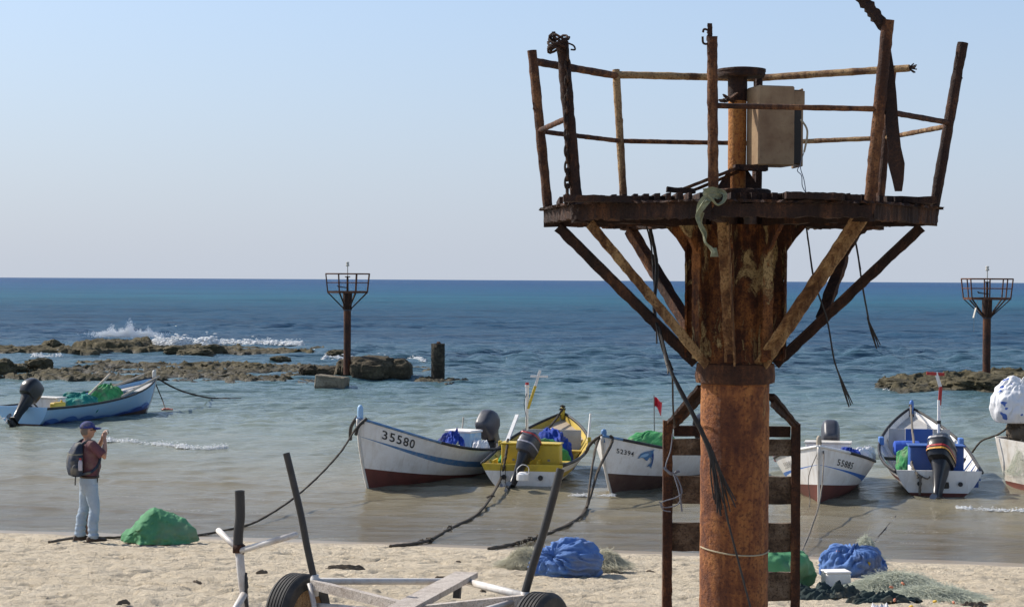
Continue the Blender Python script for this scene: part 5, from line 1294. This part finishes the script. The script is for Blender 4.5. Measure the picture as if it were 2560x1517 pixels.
bd('net_bundle', 'dark heap of net on the stern of the boat at the right edge', 'bundle', inboat(bF, .45, .45, .90), (.8, .7, .42), 'seaweed', (.2, .3, 1), 8, .09, 45)
bd('net_bundle', 'yellow bundle inside the boat at the right picture edge', 'bundle', inboat(bF, .6, -.35, .55), (.6, .55, .50), 'float_yellow', (.2, .3, 1), 8, .05, 46)
net_heap('fishing_net', 'thin pale net hanging over the stern of the boat at the right edge', inboat(bF, -.02, -.15, .25), (.35, .9, .75), 'green_grey_net', 51, 420, .002, mound=False)
MB_f = thing('flag', 'small red pennant on a thin pole in the dolphin boat', 'flag', inboat(bC, 1.75, -.05, .2))
fz = D(1599, 968, MB_f.location.y).z - .2; fx = D(1599, 968, MB_f.location.y).x - MB_f.location.x
MB().tube([(fx*.9, 0, .3), (fx, 0, fz+.02)], .012, 6).build('flag_pole', M['motor_metal'], MB_f)
M['flag_red'] = cloth('flag_red', (.62, .03, .055), (.45, .02, .04), 9)
fr_ = []
for i in range(9):
    k = i/8; x = fx+.012+.15*math.sin(k*2.6)*(.5+.5*k)+.0; yv = .05*math.sin(k*7)
    fr_.append([Vector((fx+.01+k*.16, yv-.004, fz-.02-k*.10+.02*math.sin(k*6))), Vector((fx+.01+k*.14, yv+.004, fz-.22-k*.14+.05*math.sin(k*5)))])
mb = MB(); rg2 = [[a+Vector((0, .002, 0)), b_+Vector((0, .002, 0)), b_-Vector((0, .002, 0)), a-Vector((0, .002, 0))] for a, b_ in fr_]
mb.rings(rg2).build('pennant', M['flag_red'], MB_f)
cj = inboat(bB, -.62, -.10, .0)
jg = thing('plastic_jug', 'white plastic jug hung over the outboard leg of the yellow boat', 'jug', (cj.x, cj.y, .22), .3)
MB().lathe([(.02, 0), (.115, .005), (.12, .03), (.115, .12), (.06, .16)], 16).build('body', M['white'], jg, auto=40)
MB().tube(spline([(.11, 0, .10), (.12, .0, .24), (.0, .0, .30), (-.11, 0, .22), (-.11, 0, .12)], 5), .008, 6).build('handle', M['white'], jg, smooth=True)

# ------------------------------------------------------------------ boat trailer in the foreground
M['galv'] = paint('white_worn_tube', (.60, .58, .55), (.26, .16, .10), .5, .5, 6)
M['sleeve'] = paint('black_sleeve', (.030, .029, .029), (.075, .07, .065), .5, .4, 9, .05)
M['tyre'] = paint('tyre_rubber', (.035, .034, .033), (.13, .11, .09), .75, .5, 9, .1)
M['plank'] = rust('bleached_plank', (.24, .19, .15), (.46, .39, .33), (.62, .55, .48), 6, .42, False)
wl_c, wr_c = D(728, 1510, 11.3), D(1322, 1510, 10.5)
wl_c.z = 4.05-739*11.3/FPX-.262; wr_c.z = 4.05-783*10.5/FPX-.262
axd = (wr_c-wl_c).normalized(); fwd_t = Vector((axd.y, -axd.x, 0)).normalized()
tc0 = (wl_c+wr_c)/2; tc0.z = gz(tc0.x, tc0.y)
tr_ = thing('boat_trailer', 'empty boat trailer of white tubes and planks with black sleeved guide posts', 'trailer', tc0)
tp = lambda mb, n, m_, par=None, **k: mb.build(n, M[m_], par or tr_, off=tc0, **k)
rotA = axd.to_track_quat('Z', 'Y').to_matrix()
for c, sg in ((wl_c, -1), (wr_c, 1)):
    tyre = [(.165, -.075), (.20, -.084), (.235, -.082), (.252, -.070), (.2585, -.060)]
    for g in (-.045, -.022, 0, .022, .045):
        tyre += [(.262, g-.009), (.262, g-.0045), (.256, g-.004), (.256, g+.004), (.262, g+.0045), (.262, g+.009)]
    tyre += [(.2585, .060), (.252, .070), (.235, .082), (.20, .084), (.165, .075)]
    wh = tp(MB().lathe(tyre, 44, c, cap=False, mat=rotA), 'wheel', 'tyre', auto=30)
    tp(MB().lathe([(.166, -.07), (.160, -.072), (.150, -.03), (.12, -.02), (.05, -.02), (.045, -.05), (.045, .05), (.05, .02), (.12, .02), (.150, .03), (.160, .072), (.166, .07)], 28, c, mat=rotA), 'rim', 'rust_tan', wh, auto=40)
tp(MB().tube([wl_c+axd*.08, wr_c-axd*.08], .03, 10), 'axle', 'rust_mid')
kl, kr, jt = D(772, 1420, 11.25), D(1281, 1456, 10.55), D(1122, 1420, 11.9)
tp(MB().tube([kl, D(1065, 1421, 11.82), jt], .021, 10), 'frame_tube', 'galv', smooth=True)
tp(MB().tube([jt+Vector((.03, 0, 0)), kr], .024, 10), 'frame_tube', 'galv', smooth=True)
tp(MB().tube([D(757, 1425, 11.2), D(772, 1500, 11.15), D(776, 1540, 11.1)], .016, 8), 'stay', 'galv', smooth=True)
tp(MB().tube([D(1283, 1462, 10.55), D(1190, 1490, 10.45), D(1090, 1520, 10.35)], .019, 8), 'frame_tube', 'galv', smooth=True)
tp(MB().tube([D(775, 1480, 11.2), D(900, 1490, 11.0), D(1000, 1496, 10.8)], .018, 8), 'frame_tube', 'galv', smooth=True)
tp(MB().beam(D(766, 1428, 11.22), D(1000, 1486, 10.62), .045, .055, n=6, jit=.03), 'bunk_plank', 'plank')
tp(MB().beam(D(1284, 1466, 10.52), D(1035, 1492, 10.60), .05, .06, n=6, jit=.03), 'bunk_plank', 'plank')
tp(MB().beam(D(940, 1512, 10.1), D(1141, 1404, 11.9), .15, .035, n=6, jit=.015), 'keel_plank', 'plank')
tp(MB().beam(D(1120, 1424, 11.9), D(1117, 1462, 11.88), .045, .03).beam(D(1108, 1428, 11.92), D(1108, 1445, 11.9), .03, .03), 'roller_bracket', 'rubber')
def sleeve(a, b_, r_, name='guide_post'):
    a, b_ = Vector(a), Vector(b_); t_ = (b_-a).normalized(); mid_ = a.lerp(b_, .5)+Vector((.006, 0, 0)); pts = spline([a, a.lerp(b_, .25)+Vector((.004, 0, 0)), mid_, a.lerp(b_, .75), b_], 4)
    mb = MB().tube(pts, r_, 14, cap=False); q = [p for p in pts]; q[0] = q[0]+t_*.0; mb.tube(q[::-1], r_*.78, 14, cap=False)
    ra, rb = pts[0], pts[1]
    n = (rb-ra).normalized(); u_ = n.orthogonal().normalized(); w2 = n.cross(u_); ro = [ra+u_*(r_*math.cos(x))+w2*(r_*math.sin(x)) for x in np.linspace(0, 6.2832, 15)[:-1]]; ri = [ra+u_*(r_*.78*math.cos(x))+w2*(r_*.78*math.sin(x)) for x in np.linspace(0, 6.2832, 15)[:-1]]
    mb.rings([ro, ri], cap=False); return tp(mb, name, 'sleeve', smooth=True)
sleeve(D(700, 1107, 11.25), D(768, 1414, 11.25), .0215); sleeve(D(1371, 1146, 10.55), D(1283, 1452, 10.55), .0235)
for c in (D(769, 1416, 11.25), D(1284, 1458, 10.55)): tp(MB().tube([c+Vector((0, 0, .03)), c-Vector((0, 0, .10))], .026, 10), 'post_socket', 'galv', smooth=True)
PY_ = 9.1
sleeve(D(586, 1199, PY_), D(582, 1336, PY_), .0245, 'bow_post_sleeve')
pb = D(600, 1500, PY_); pb.z = 2.16
tp(MB().tube([D(583, 1330, PY_), D(590, 1400, PY_), D(598, 1470, PY_), pb], .021, 12), 'bow_post', 'galv', smooth=True)
tp(MB().tube([D(582, 1340, PY_-.01), D(556, 1318, PY_+.12), D(534, 1296, PY_+.22)], .015, 10), 'bow_rest_arm', 'galv', smooth=True)
tp(MB().tube([D(588, 1346, PY_-.01), D(650, 1328, PY_-.10), D(725, 1306, PY_-.18)], .015, 10), 'bow_rest_arm', 'galv', smooth=True)
tp(MB().tube([D(571, 1340, PY_), D(598, 1343, PY_)], .024, 12).tube([D(583, 1330, PY_), D(584, 1350, PY_)], .027, 12), 'bow_rest_collar', 'rust_mid', smooth=True)
tp(MB().tube([D(597, 1452, PY_-.02), D(575, 1490, PY_-.1), D(560, 1530, PY_-.15)], .018, 8), 'tongue_brace', 'galv', smooth=True)
tgz = Vector((pb.x, pb.y, 2.14)); fe = (kl+kr)/2+fwd_t*.3; fe.z = 2.12
tp(MB().beam(fe, tgz+(tgz-fe).normalized()*.7, .06, .07), 'tongue', 'galv')
tp(MB().tube(spline([D(600, 1400, PY_), D(603, 1430, PY_-.02), D(601, 1460, PY_-.02), D(606, 1500, PY_-.02)], 6), .008, 6, jit=.3), 'strap', 'rubber')

# ------------------------------------------------------------------ mooring ropes
M['rope_brown'] = paint('rope_brown', (.075, .058, .040), (.03, .024, .018), .9, .7, 25, .5)
M['rope_dark'] = paint('rope_dark', (.035, .026, .019), (.015, .011, .009), .9, .7, 25, .5)
M['rope_grey'] = paint('rope_grey', (.15, .13, .105), (.07, .06, .05), .9, .7, 25, .5)
def knots(mb, pts, r_, seed):
    rnd = random.Random(seed)
    for p in pts:
        for i in range(7):
            d_ = Vector((rnd.gauss(0, 1), rnd.gauss(0, 1), abs(rnd.gauss(0, .5)))).normalized()*r_*rnd.uniform(1, 3)
            mb.tube(spline([p-d_, p+Vector((0, 0, r_)), p+d_], 3), r_*rnd.uniform(.3, .8), 5, jit=.3, seed=i)
def rope(label, pts, r_, mat, kn=(), seed=1, extra=(), name='mooring_rope'):
    mb = MB(); sp = spline(pts, 8); base = Vector(sp[-1]); mb.tube(sp, r_, 7, jit=.22, seed=seed)
    for (e_, er) in extra: mb.tube(spline(e_, 6), er, 6, jit=.2, seed=seed+5)
    knots(mb, [Vector(k) for k in kn], r_, seed)
    o = mb.build(name, M[mat], off=base); o.location = base; return props(o, label, 'rope')
def sea_pt(xd, yd, z=.015): return Dz(xd, yd, z)
def gp(xd, yd, dz=.012): return D_ground(xd, yd)+Vector((0, 0, dz))
bowA = inboat(bA, 4.55, .05, 1.28); s1 = sea_pt(612, 1281, .03)
rope('dark mooring rope from the bow of boat 35580 to the beach by the sack',
     [bowA+Vector((.05, -.04, .02)), bowA+Vector((-.08, -.10, -.05))] + [bowA.lerp(s1, k)-Vector((0, 0, .62*(k*(1-k))*1.6)) for k in (.2, .4, .6, .8)] + [s1, sea_pt(545, 1297), gp(478, 1311), gp(400, 1316), gp(330, 1314), gp(262, 1316), gp(190, 1316), gp(120, 1327)], .019, 'rope_brown', seed=2)
def hose(label, pts, r_): o = MB().tube(spline(pts, 6), r_, 8).build('hose', M['rubber'], off=Vector(pts[0]), smooth=True); o.location = pts[0]; return props(o, label, 'hose')
hose('black hose end sticking up at the bow of boat 35580', [inboat(bA, 4.62, .22, 1.40), inboat(bA, 4.72, .10, 1.25), inboat(bA, 4.70, .02, 1.08)], .032)
hose('black hose fender hanging left of the bow of boat 35580', [inboat(bA, 4.5, -.10, 1.40), inboat(bA, 4.50, -.24, 1.2), inboat(bA, 4.40, -.33, .95)], .036)
sB = inboat(bB, .1, .36, .66); sB2 = inboat(bB, -.13, .36, .42)
rope('thick knotted mooring rope from the stern of the yellow boat to the sand',
     [inboat(bB, .5, .40, .9), sB, sB2, inboat(bB, -.2, .40, .2), sea_pt(1196, 1222, .10), sea_pt(1160, 1262, .02), sea_pt(1100, 1292), sea_pt(1055, 1318), gp(1010, 1334, .03), gp(955, 1338, .02)], .026, 'rope_brown', [sea_pt(1100, 1292), sea_pt(1050, 1320, .03), gp(1030, 1330, .03), sea_pt(1200, 1215, .12)], 4,
     [([sB, sB2+Vector((.03, 0, 0)), sB2+Vector((.04, -.02, -.35))], .008), ([sB, sB2+Vector((-.06, 0, -.02)), sB2+Vector((-.05, -.02, -.38))], .008)])
bowC = inboat(bC, 4.85, 0, 1.16)
rope('thick dark doubled mooring rope from the bow of the dolphin boat to the sand',
     [bowC+Vector((.12, -.03, -.02)), bowC+Vector((.16, -.12, -.12)), bowC.lerp(sea_pt(1432, 1240, .1), .5)+Vector((.07, 0, 0)), sea_pt(1434, 1240, .08), sea_pt(1402, 1275, .03), sea_pt(1330, 1308), sea_pt(1285, 1322, .04), gp(1250, 1336, .03), gp(1195, 1345, .02)], .026, 'rope_brown', [sea_pt(1300, 1318, .05), sea_pt(1285, 1324, .05), sea_pt(1270, 1328, .05), sea_pt(1320, 1312, .04)], 6,
     [([bowC+Vector((-.02, -.03, 0)), bowC+Vector((-.12, -.12, -.15)), bowC.lerp(sea_pt(1436, 1240, .1), .5)+Vector((-.07, 0, 0)), sea_pt(1436, 1240, .1)], .024), ([bowC+Vector((-.04, -.02, -.02)), bowC+Vector((-.22, .0, -.16)), bowC+Vector((-.34, .05, -.36))], .03)])
bowD = inboat(bD, 4.45, .02, 1.02)
rope('brown mooring rope hanging from the bow of boat 55885 to the sand', [bowD, bowD+Vector((.05, -.1, -.1)), bowD.lerp(D_ground(1950, 1362), .33)+Vector((.12, 0, -.30)), bowD.lerp(D_ground(1950, 1362), .66)+Vector((.08, 0, -.22)), gp(1955, 1362)], .014, 'rope_grey', [bowD+Vector((0, 0, .04)), bowD+Vector((0, 0, .0)), bowD+Vector((0, 0, .08))], 8,
     [([bowD, bowD+Vector((-.22, -.12, -.5)), bowD+Vector((-.22, -.25, -1.0)), sea_pt(1955, 1272, .0)], .008)])
bowE = inboat(bE, 4.95, .02, 1.36); stE = inboat(bE, -.13, .42, .42)
rope('thick brown rope running from the bow to the stern of the blue inside boat', [bowE, bowE+Vector((-.06, -.3, -.06)), bowE.lerp(stE, .3)-Vector((0, 0, .1)), bowE.lerp(stE, .7)-Vector((0, 0, .04)), inboat(bE, .2, .48, .56), stE, stE+Vector((.06, -.05, -.12)), stE+Vector((.05, -.05, -.40))], .024, 'rope_grey', [stE+Vector((.05, -.03, -.08)), bowE], 9,
     [([stE, stE+Vector((.18, -.04, -.10)), stE+Vector((.25, -.04, -.06))], .014)])
rope('brown slack rope between the blue inside boat and the boat at the right edge', [inboat(bE, 2.2, -.92, .62), D(2400, 1078, 37.0), D(2440, 1062, 36.9), D(2475, 1040, 36.7), inboat(bF, .1, .55, .98)], .02, 'rope_brown', seed=10)
bowG = inboat(bG, 6.0, .0, 1.06)
rope('dark rope running from the bow of the light blue boat into the water', [bowG, D(430, 950, 56.5), D(480, 966, 57.0), sea_pt(520, 973, .03), sea_pt(563, 974, .0), sea_pt(590, 974, -.05)], .026, 'rope_dark', seed=11)
anch = sea_pt(405, 1005, .0)
rope('dark anchor line hanging straight down from the bow of the light blue boat', [bowG+Vector((.0, -.1, -.05)), D(396, 975, anch.y+1.2), anch+Vector((0, 0, .03))], .017, 'rope_dark', [anch+Vector((0, 0, .05))], 12, name='anchor_line')
o = MB().tube(spline([anch+Vector((-.12, 0, .03)), anch+Vector((0, 0, .06)), anch+Vector((.22, 0, .04))], 5), .035, 7, jit=.2).build('anchor_float', M['jerry'], off=anch); o.location = anch; props(o, 'small reddish float on the anchor line of the light blue boat', 'float')
rope('thin dark rope end lying on the sand in front of the right blue bundle', [gp(2096, 1376), gp(2122, 1345), sea_pt(2150, 1310, .0), sea_pt(2190, 1262, -.01)], .014, 'rope_dark', [gp(2112, 1338, .03)], 13)
rope('dark line tied from the bow post into the yellow boat', [inboat(bB, 4.85, 0, 1.2), inboat(bB, 4.2, .1, .95), inboat(bB, 3.0, .16, .75), inboat(bB, 2.2, .1, .55)], .026, 'rope_dark', [inboat(bB, 4.85, 0, 1.2), inboat(bB, 4.87, 0, 1.26)], 14)

# ------------------------------------------------------------------ the man taking a picture
M['skin'] = paint('skin', (.42, .235, .16), (.30, .15, .10), .6, .4, 14, .05)
M['shirt'] = cloth('shirt_maroon', (.135, .058, .072), (.085, .035, .045), 7, .85, .35)
M['jeans'] = cloth('jeans_pale', (.36, .44, .52), (.24, .31, .39), 6, .85, .4)
M['cap_blue'] = cloth('cap_blue', (.030, .045, .20), (.02, .03, .12), 20, .8, .1)
M['hair'] = paint('hair_grey', (.16, .13, .11), (.08, .06, .05), .9)
M['shoe'] = paint('shoe_dark', (.055, .038, .030), None, .7)
M['pack'] = cloth('pack_navy', (.022, .035, .065), (.012, .02, .038), 12, .7, .3)
M['pack_trim'] = paint('pack_trim', (.20, .20, .16), None, .7)
M['belt'] = paint('belt_brown', (.045, .022, .014), None, .5)
M['silver'] = paint('camera_silver', (.62, .60, .56), None, .3, .2, 9, .0, .4)
pf = D_ground(226, 1322)
man = thing('person', 'man in blue cap, maroon shirt and pale jeans standing on the sand raising a camera', 'person', (pf.x, pf.y, gz(pf.x, pf.y)+.005), R(30))
def fuse(name, mb, mat, voxel, parent, smooth_it=4):
    me = bpy.data.meshes.new('tmp'); me.from_pydata(mb.v, [], mb.f); o = bpy.data.objects.new('tmp', me); COL.objects.link(o)
    r_ = o.modifiers.new('r', 'REMESH'); r_.mode = 'VOXEL'; r_.voxel_size = voxel
    if smooth_it:
        s_ = o.modifiers.new('s', 'SMOOTH'); s_.iterations = smooth_it; s_.factor = .5
    dg = bpy.context.evaluated_depsgraph_get(); out_ = bpy.data.meshes.new_from_object(o.evaluated_get(dg)); bpy.data.objects.remove(o); bpy.data.meshes.remove(me)
    out_.name = name; out_.materials.clear(); out_.materials.append(M[mat]); out_.polygons.foreach_set('use_smooth', [True]*len(out_.polygons))
    q = bpy.data.objects.new(name, out_); COL.objects.link(q); q.parent = parent; return q
def ell(rows, n=20):
    return [[Vector((cx+rx*math.cos(a), cy+ry*math.sin(a), z)) for a in np.linspace(0, 2*math.pi, n+1)[:-1]] for (z, cx, cy, rx, ry) in rows]
def ball(mb, c, r3, n=14, m_=10):
    rows = []
    for k in range(m_+1):
        ph = -math.pi/2+math.pi*k/m_; rows.append([Vector((c[0]+r3[0]*max(.02, math.cos(ph))*math.cos(a), c[1]+r3[1]*max(.02, math.cos(ph))*math.sin(a), c[2]+r3[2]*math.sin(ph))) for a in np.linspace(0, 2*math.pi, n+1)[:-1]])
    mb.rings(rows)
shR, elR, wrR = Vector((-.07, -.19, 1.385)), Vector((.09, -.27, 1.215)), Vector((.15, -.085, 1.435))
shL, elL, wrL = Vector((-.07, .19, 1.385)), Vector((.12, .24, 1.22)), Vector((.17, .085, 1.44))
hR, hL = Vector((.165, -.055, 1.50)), Vector((.185, .055, 1.51))
body = MB()
body.rings(ell([(.92, -.05, 0, .10, .145), (1.0, -.05, 0, .10, .14), (1.15, -.05, 0, .105, .15), (1.30, -.065, 0, .11, .17), (1.38, -.07, 0, .085, .15), (1.42, -.07, 0, .06, .09)]))
body.tube([(-.075, 0, 1.38), (-.075, 0, 1.44), (-.07, 0, 1.50)], .054, 12)
ball(body, (-.075, 0, 1.575), (.098, .076, .122)); ball(body, (-.035, 0, 1.52), (.055, .052, .055))
body.tube([(.015, 0, 1.60), (.045, 0, 1.565), (.02, 0, 1.55)], .013, 8)                 # nose
body.tube([(.008, -.022, 1.525), (.018, 0, 1.524), (.008, .022, 1.525)], .010, 8)       # mouth
for s_ in (-1, 1): ball(body, (-.075, s_*.078, 1.572), (.022, .012, .034))
for (a, e_, w_) in ((shR, elR, wrR), (shL, elL, wrL)):
    body.tube([a, a.lerp(e_, .5), e_, e_.lerp(w_, .4), w_], [.052, .046, .040, .038, .027], 12)
for (w_, h_, s_) in ((wrR, hR, 1), (wrL, hL, -1)):
    body.tube([w_, w_.lerp(h_, .5), h_], [.028, .034, .034], 10, squash=.6)
    up_ = (h_-w_).normalized(); inn = Vector((.12, s_*1.0, .1)).normalized(); f0 = Vector((.9, -s_*.2, .1)).normalized()
    for k, ln in enumerate((.066, .076, .072, .056)):
        b0_ = h_+f0*(.024-.016*k)+up_*.008
        body.tube([b0_, b0_+up_*ln*.5+inn*.004, b0_+up_*ln*.75+inn*.022, b0_+up_*ln*.62+inn*.05], [.0098, .0092, .0086, .0075], 7)
    th0 = h_-up_*.03-f0*.025
    body.tube([th0, th0+inn*.022+up_*.02, th0+inn*.045+up_*.045], [.0125, .011, .009], 7)
for s_ in (-1, 1): body.tube([(-.05, s_*.085, .94), (-.02, s_*.10, .5), (-.03, s_*.11, .08)], [.075, .052, .04], 10)
fuse('body', body, 'skin', .0075, man, 2)
for s_ in (-1, 1): ball_ = MB(); ball(ball_, (.014, s_*.033, 1.582), (.010, .012, .010), 8, 6); ball_.build('eye', M['hair'], man, smooth=True)
MB().tube([(.024, -.06, 1.585), (.03, 0, 1.588), (.024, .06, 1.585)], .006, 6).tube([(.02, -.065, 1.585), (-.07, -.082, 1.588)], .005, 5).tube([(.02, .065, 1.585), (-.07, .082, 1.588)], .005, 5).build('glasses', M['rubber'], man)
sh = MB()
sh.rings(ell([(.90, -.045, 0, .125, .17), (.96, -.045, 0, .128, .172), (1.06, -.03, 0, .148, .182), (1.2, -.045, 0, .142, .186), (1.30, -.06, 0, .126, .195), (1.37, -.068, 0, .10, .185), (1.415, -.072, 0, .072, .11), (1.44, -.074, 0, .062, .07)], 28))
for (a, e_) in ((shR, elR), (shL, elL)): sh.tube([a+Vector((0, -a.y*.25, .0)), a, a.lerp(e_, .45), a.lerp(e_, .86)], [.075, .075, .068, .068], 14)
o = fuse('shirt', sh, 'shirt', .011, man, 3)
hair = MB(); ball(hair, (-.088, 0, 1.575), (.095, .080, .095)); 
hair.build('hair', M['hair'], man, smooth=True)
cp = MB(); rows = []
for k in range(9):
    ph = math.pi/2*k/8; rows.append([Vector((-.075+.112*max(.03, math.cos(ph))*math.cos(a), .092*max(.03, math.cos(ph))*math.sin(a), 1.612+.098*math.sin(ph))) for a in np.linspace(0, 2*math.pi, 25)[:-1]])
cp.rings(rows)
capo = cp.build('cap', M['cap_blue'], man, smooth=True)
br = MB(); rg = []
for k in range(7):
    y = -.078+.156*k/6; ex = .10*math.sqrt(max(0, 1-(y/.085)**2)); x0 = -.075+.105*math.sqrt(max(0, 1-(y/.093)**2))
    rg.append([Vector((x0-.01, y, 1.622)), Vector((x0+ex*.6, y, 1.616-.01*abs(y)/.08)), Vector((x0+ex, y, 1.602-.014*abs(y)/.08)), Vector((x0+ex, y, 1.598-.014*abs(y)/.08)), Vector((x0+ex*.6, y, 1.611-.01*abs(y)/.08)), Vector((x0-.01, y, 1.616))])
br.rings(rg).build('cap_brim', M['cap_blue'], capo, smooth=True)
je = MB()
je.rings(ell([(.95, -.045, 0, .118, .160), (.90, -.05, 0, .125, .168), (.82, -.06, 0, .130, .172), (.74, -.055, 0, .125, .175), (.68, -.05, 0, .10, .165), (.655, -.05, 0, .06, .12)], 26))
legs = {-1: [(.80, -.05, -.085), (.62, -.03, -.10), (.47, -.005, -.115), (.30, -.03, -.12), (.12, -.03, -.125), (.045, -.025, -.125)], 1: [(.80, -.055, .085), (.62, -.075, .095), (.47, -.085, .10), (.30, -.13, .105), (.12, -.145, .11), (.045, -.145, .11)]}
for s_, L_ in legs.items():
    je.rings(ell([(z, x, y, r_, r_*1.02) for (z, x, y), r_ in zip(L_, (.095, .090, .078, .075, .074, .079))], 18))
o = fuse('jeans', je, 'jeans', .011, man, 2)
co = np.array([v.co[:] for v in o.data.vertices]); nn_ = np.array([v.normal[:] for v in o.data.vertices])
wrk = .010*fbm(co*np.array([4, 4, 9]), 2.2, 3, 5)*sstep(.75, .4, co[:, 2])+.008*np.sin(co[:, 2]*85)*sstep(.32, .10, co[:, 2])*(fbm(co, 3, 2, 8)+.5)
co += nn_*wrk[:, None]; o.data.vertices.foreach_set('co', co.reshape(-1).astype(np.float32)); o.data.update()
MB().rings(ell([(.905, -.045, 0, .134, .178), (.94, -.045, 0, .133, .177)], 28)).build('belt', M['belt'], man, smooth=True)
for (x, y) in ((-.02, -.125), (-.14, .11)):
    rows = []
    for (dx, w, h) in ((-.10, .03, .06), (-.085, .045, .08), (-.03, .048, .095), (.04, .048, .085), (.10, .052, .058), (.155, .048, .045), (.185, .025, .03)):
        rows.append([Vector((x+dx, y+w*math.copysign(abs(math.cos(a))**.6, math.cos(a)), max(0, h*.5+h*.5*math.copysign(abs(math.sin(a))**.6, math.sin(a))))) for a in np.linspace(0, 2*math.pi, 17)[:-1]])
    MB().rings(rows).build('shoe', M['shoe'], man, smooth=True)
M_w = man.location; rzm = man.rotation_euler.z
bp = thing('backpack', 'dark navy backpack worn on the back of the photographing man', 'backpack', (M_w.x, M_w.y, M_w.z), rzm)
rows = []
for (z, cx, rx, ry) in ((.93, -.24, .05, .10), (.95, -.25, .08, .14), (1.05, -.26, .095, .155), (1.15, -.26, .098, .155), (1.25, -.25, .088, .145), (1.34, -.225, .065, .125), (1.40, -.205, .045, .10), (1.41, -.19, .02, .06)):
    rows.append([Vector((cx+rx*math.copysign(abs(math.cos(a))**.55, math.cos(a)), ry*math.copysign(abs(math.sin(a))**.55, math.sin(a)), z)) for a in np.linspace(0, 2*math.pi, 25)[:-1]])
MB().rings(rows).build('bag', M['pack'], bp, smooth=True)
MB().rings([[Vector((p.x*1.0-.004 if p.x < -.27 else p.x, p.y*1.015, p.z+dz)) for p in rows[4]] for dz in (-.008, .008)], cap=False).build('zip_line', M['pack_trim'], bp)
pk = MB(); ball(pk, (-.27, -.165, 1.04), (.085, .035, .09)); pk.build('side_pocket', M['pack'], bp, smooth=True)
for s_ in (-1, 1):
    MB().tube(spline([(-.20, s_*.10, 1.38), (-.10, s_*.125, 1.435), (-.0, s_*.135, 1.40), (.055, s_*.15, 1.28), (.04, s_*.175, 1.12), (-.08, s_*.185, 1.0), (-.22, s_*.15, .97)], 6), .02, 8, squash=.5).build('shoulder_strap', M['pack'], bp, smooth=True)
MB().tube(spline([(.035, -.185, 1.12), (.02, -.195, 1.0), (.01, -.19, .85)], 5), .008, 6, squash=.5).tube(spline([(-.28, -.12, .95), (-.29, -.13, .88), (-.29, -.13, .82)], 4), .009, 6).build('loose_strap', M['rubber'], bp)
MB().lathe([(.028, 0), (.030, .01), (.030, .12), (.016, .15)], 12, (-.24, -.20, 1.03)).build('water_bottle', M['deco_pale'], bp, smooth=True)
MB().lathe([(.017, .15), (.017, .175)], 10, (-.24, -.20, 1.03)).build('bottle_cap', M['deco_red'], bp)
pc = Matrix.Translation(man.location) @ Matrix.Rotation(rzm, 4, 'Z') @ Vector((.20, 0, 1.535))
cmr = thing('pocket_camera', 'small silver camera held up in both hands of the man', 'camera', pc, rzm)
MB().box((0, 0, 0), (.026, .10, .062), bev=.006).build('camera_body', M['silver'], cmr, auto=40)
MB().lathe([(.022, 0), (.022, .018), (.016, .02)], 14, (.012, 0, 0), mat=Matrix.Rotation(R(90), 3, 'Y')).build('lens', M['rubber'], cmr)
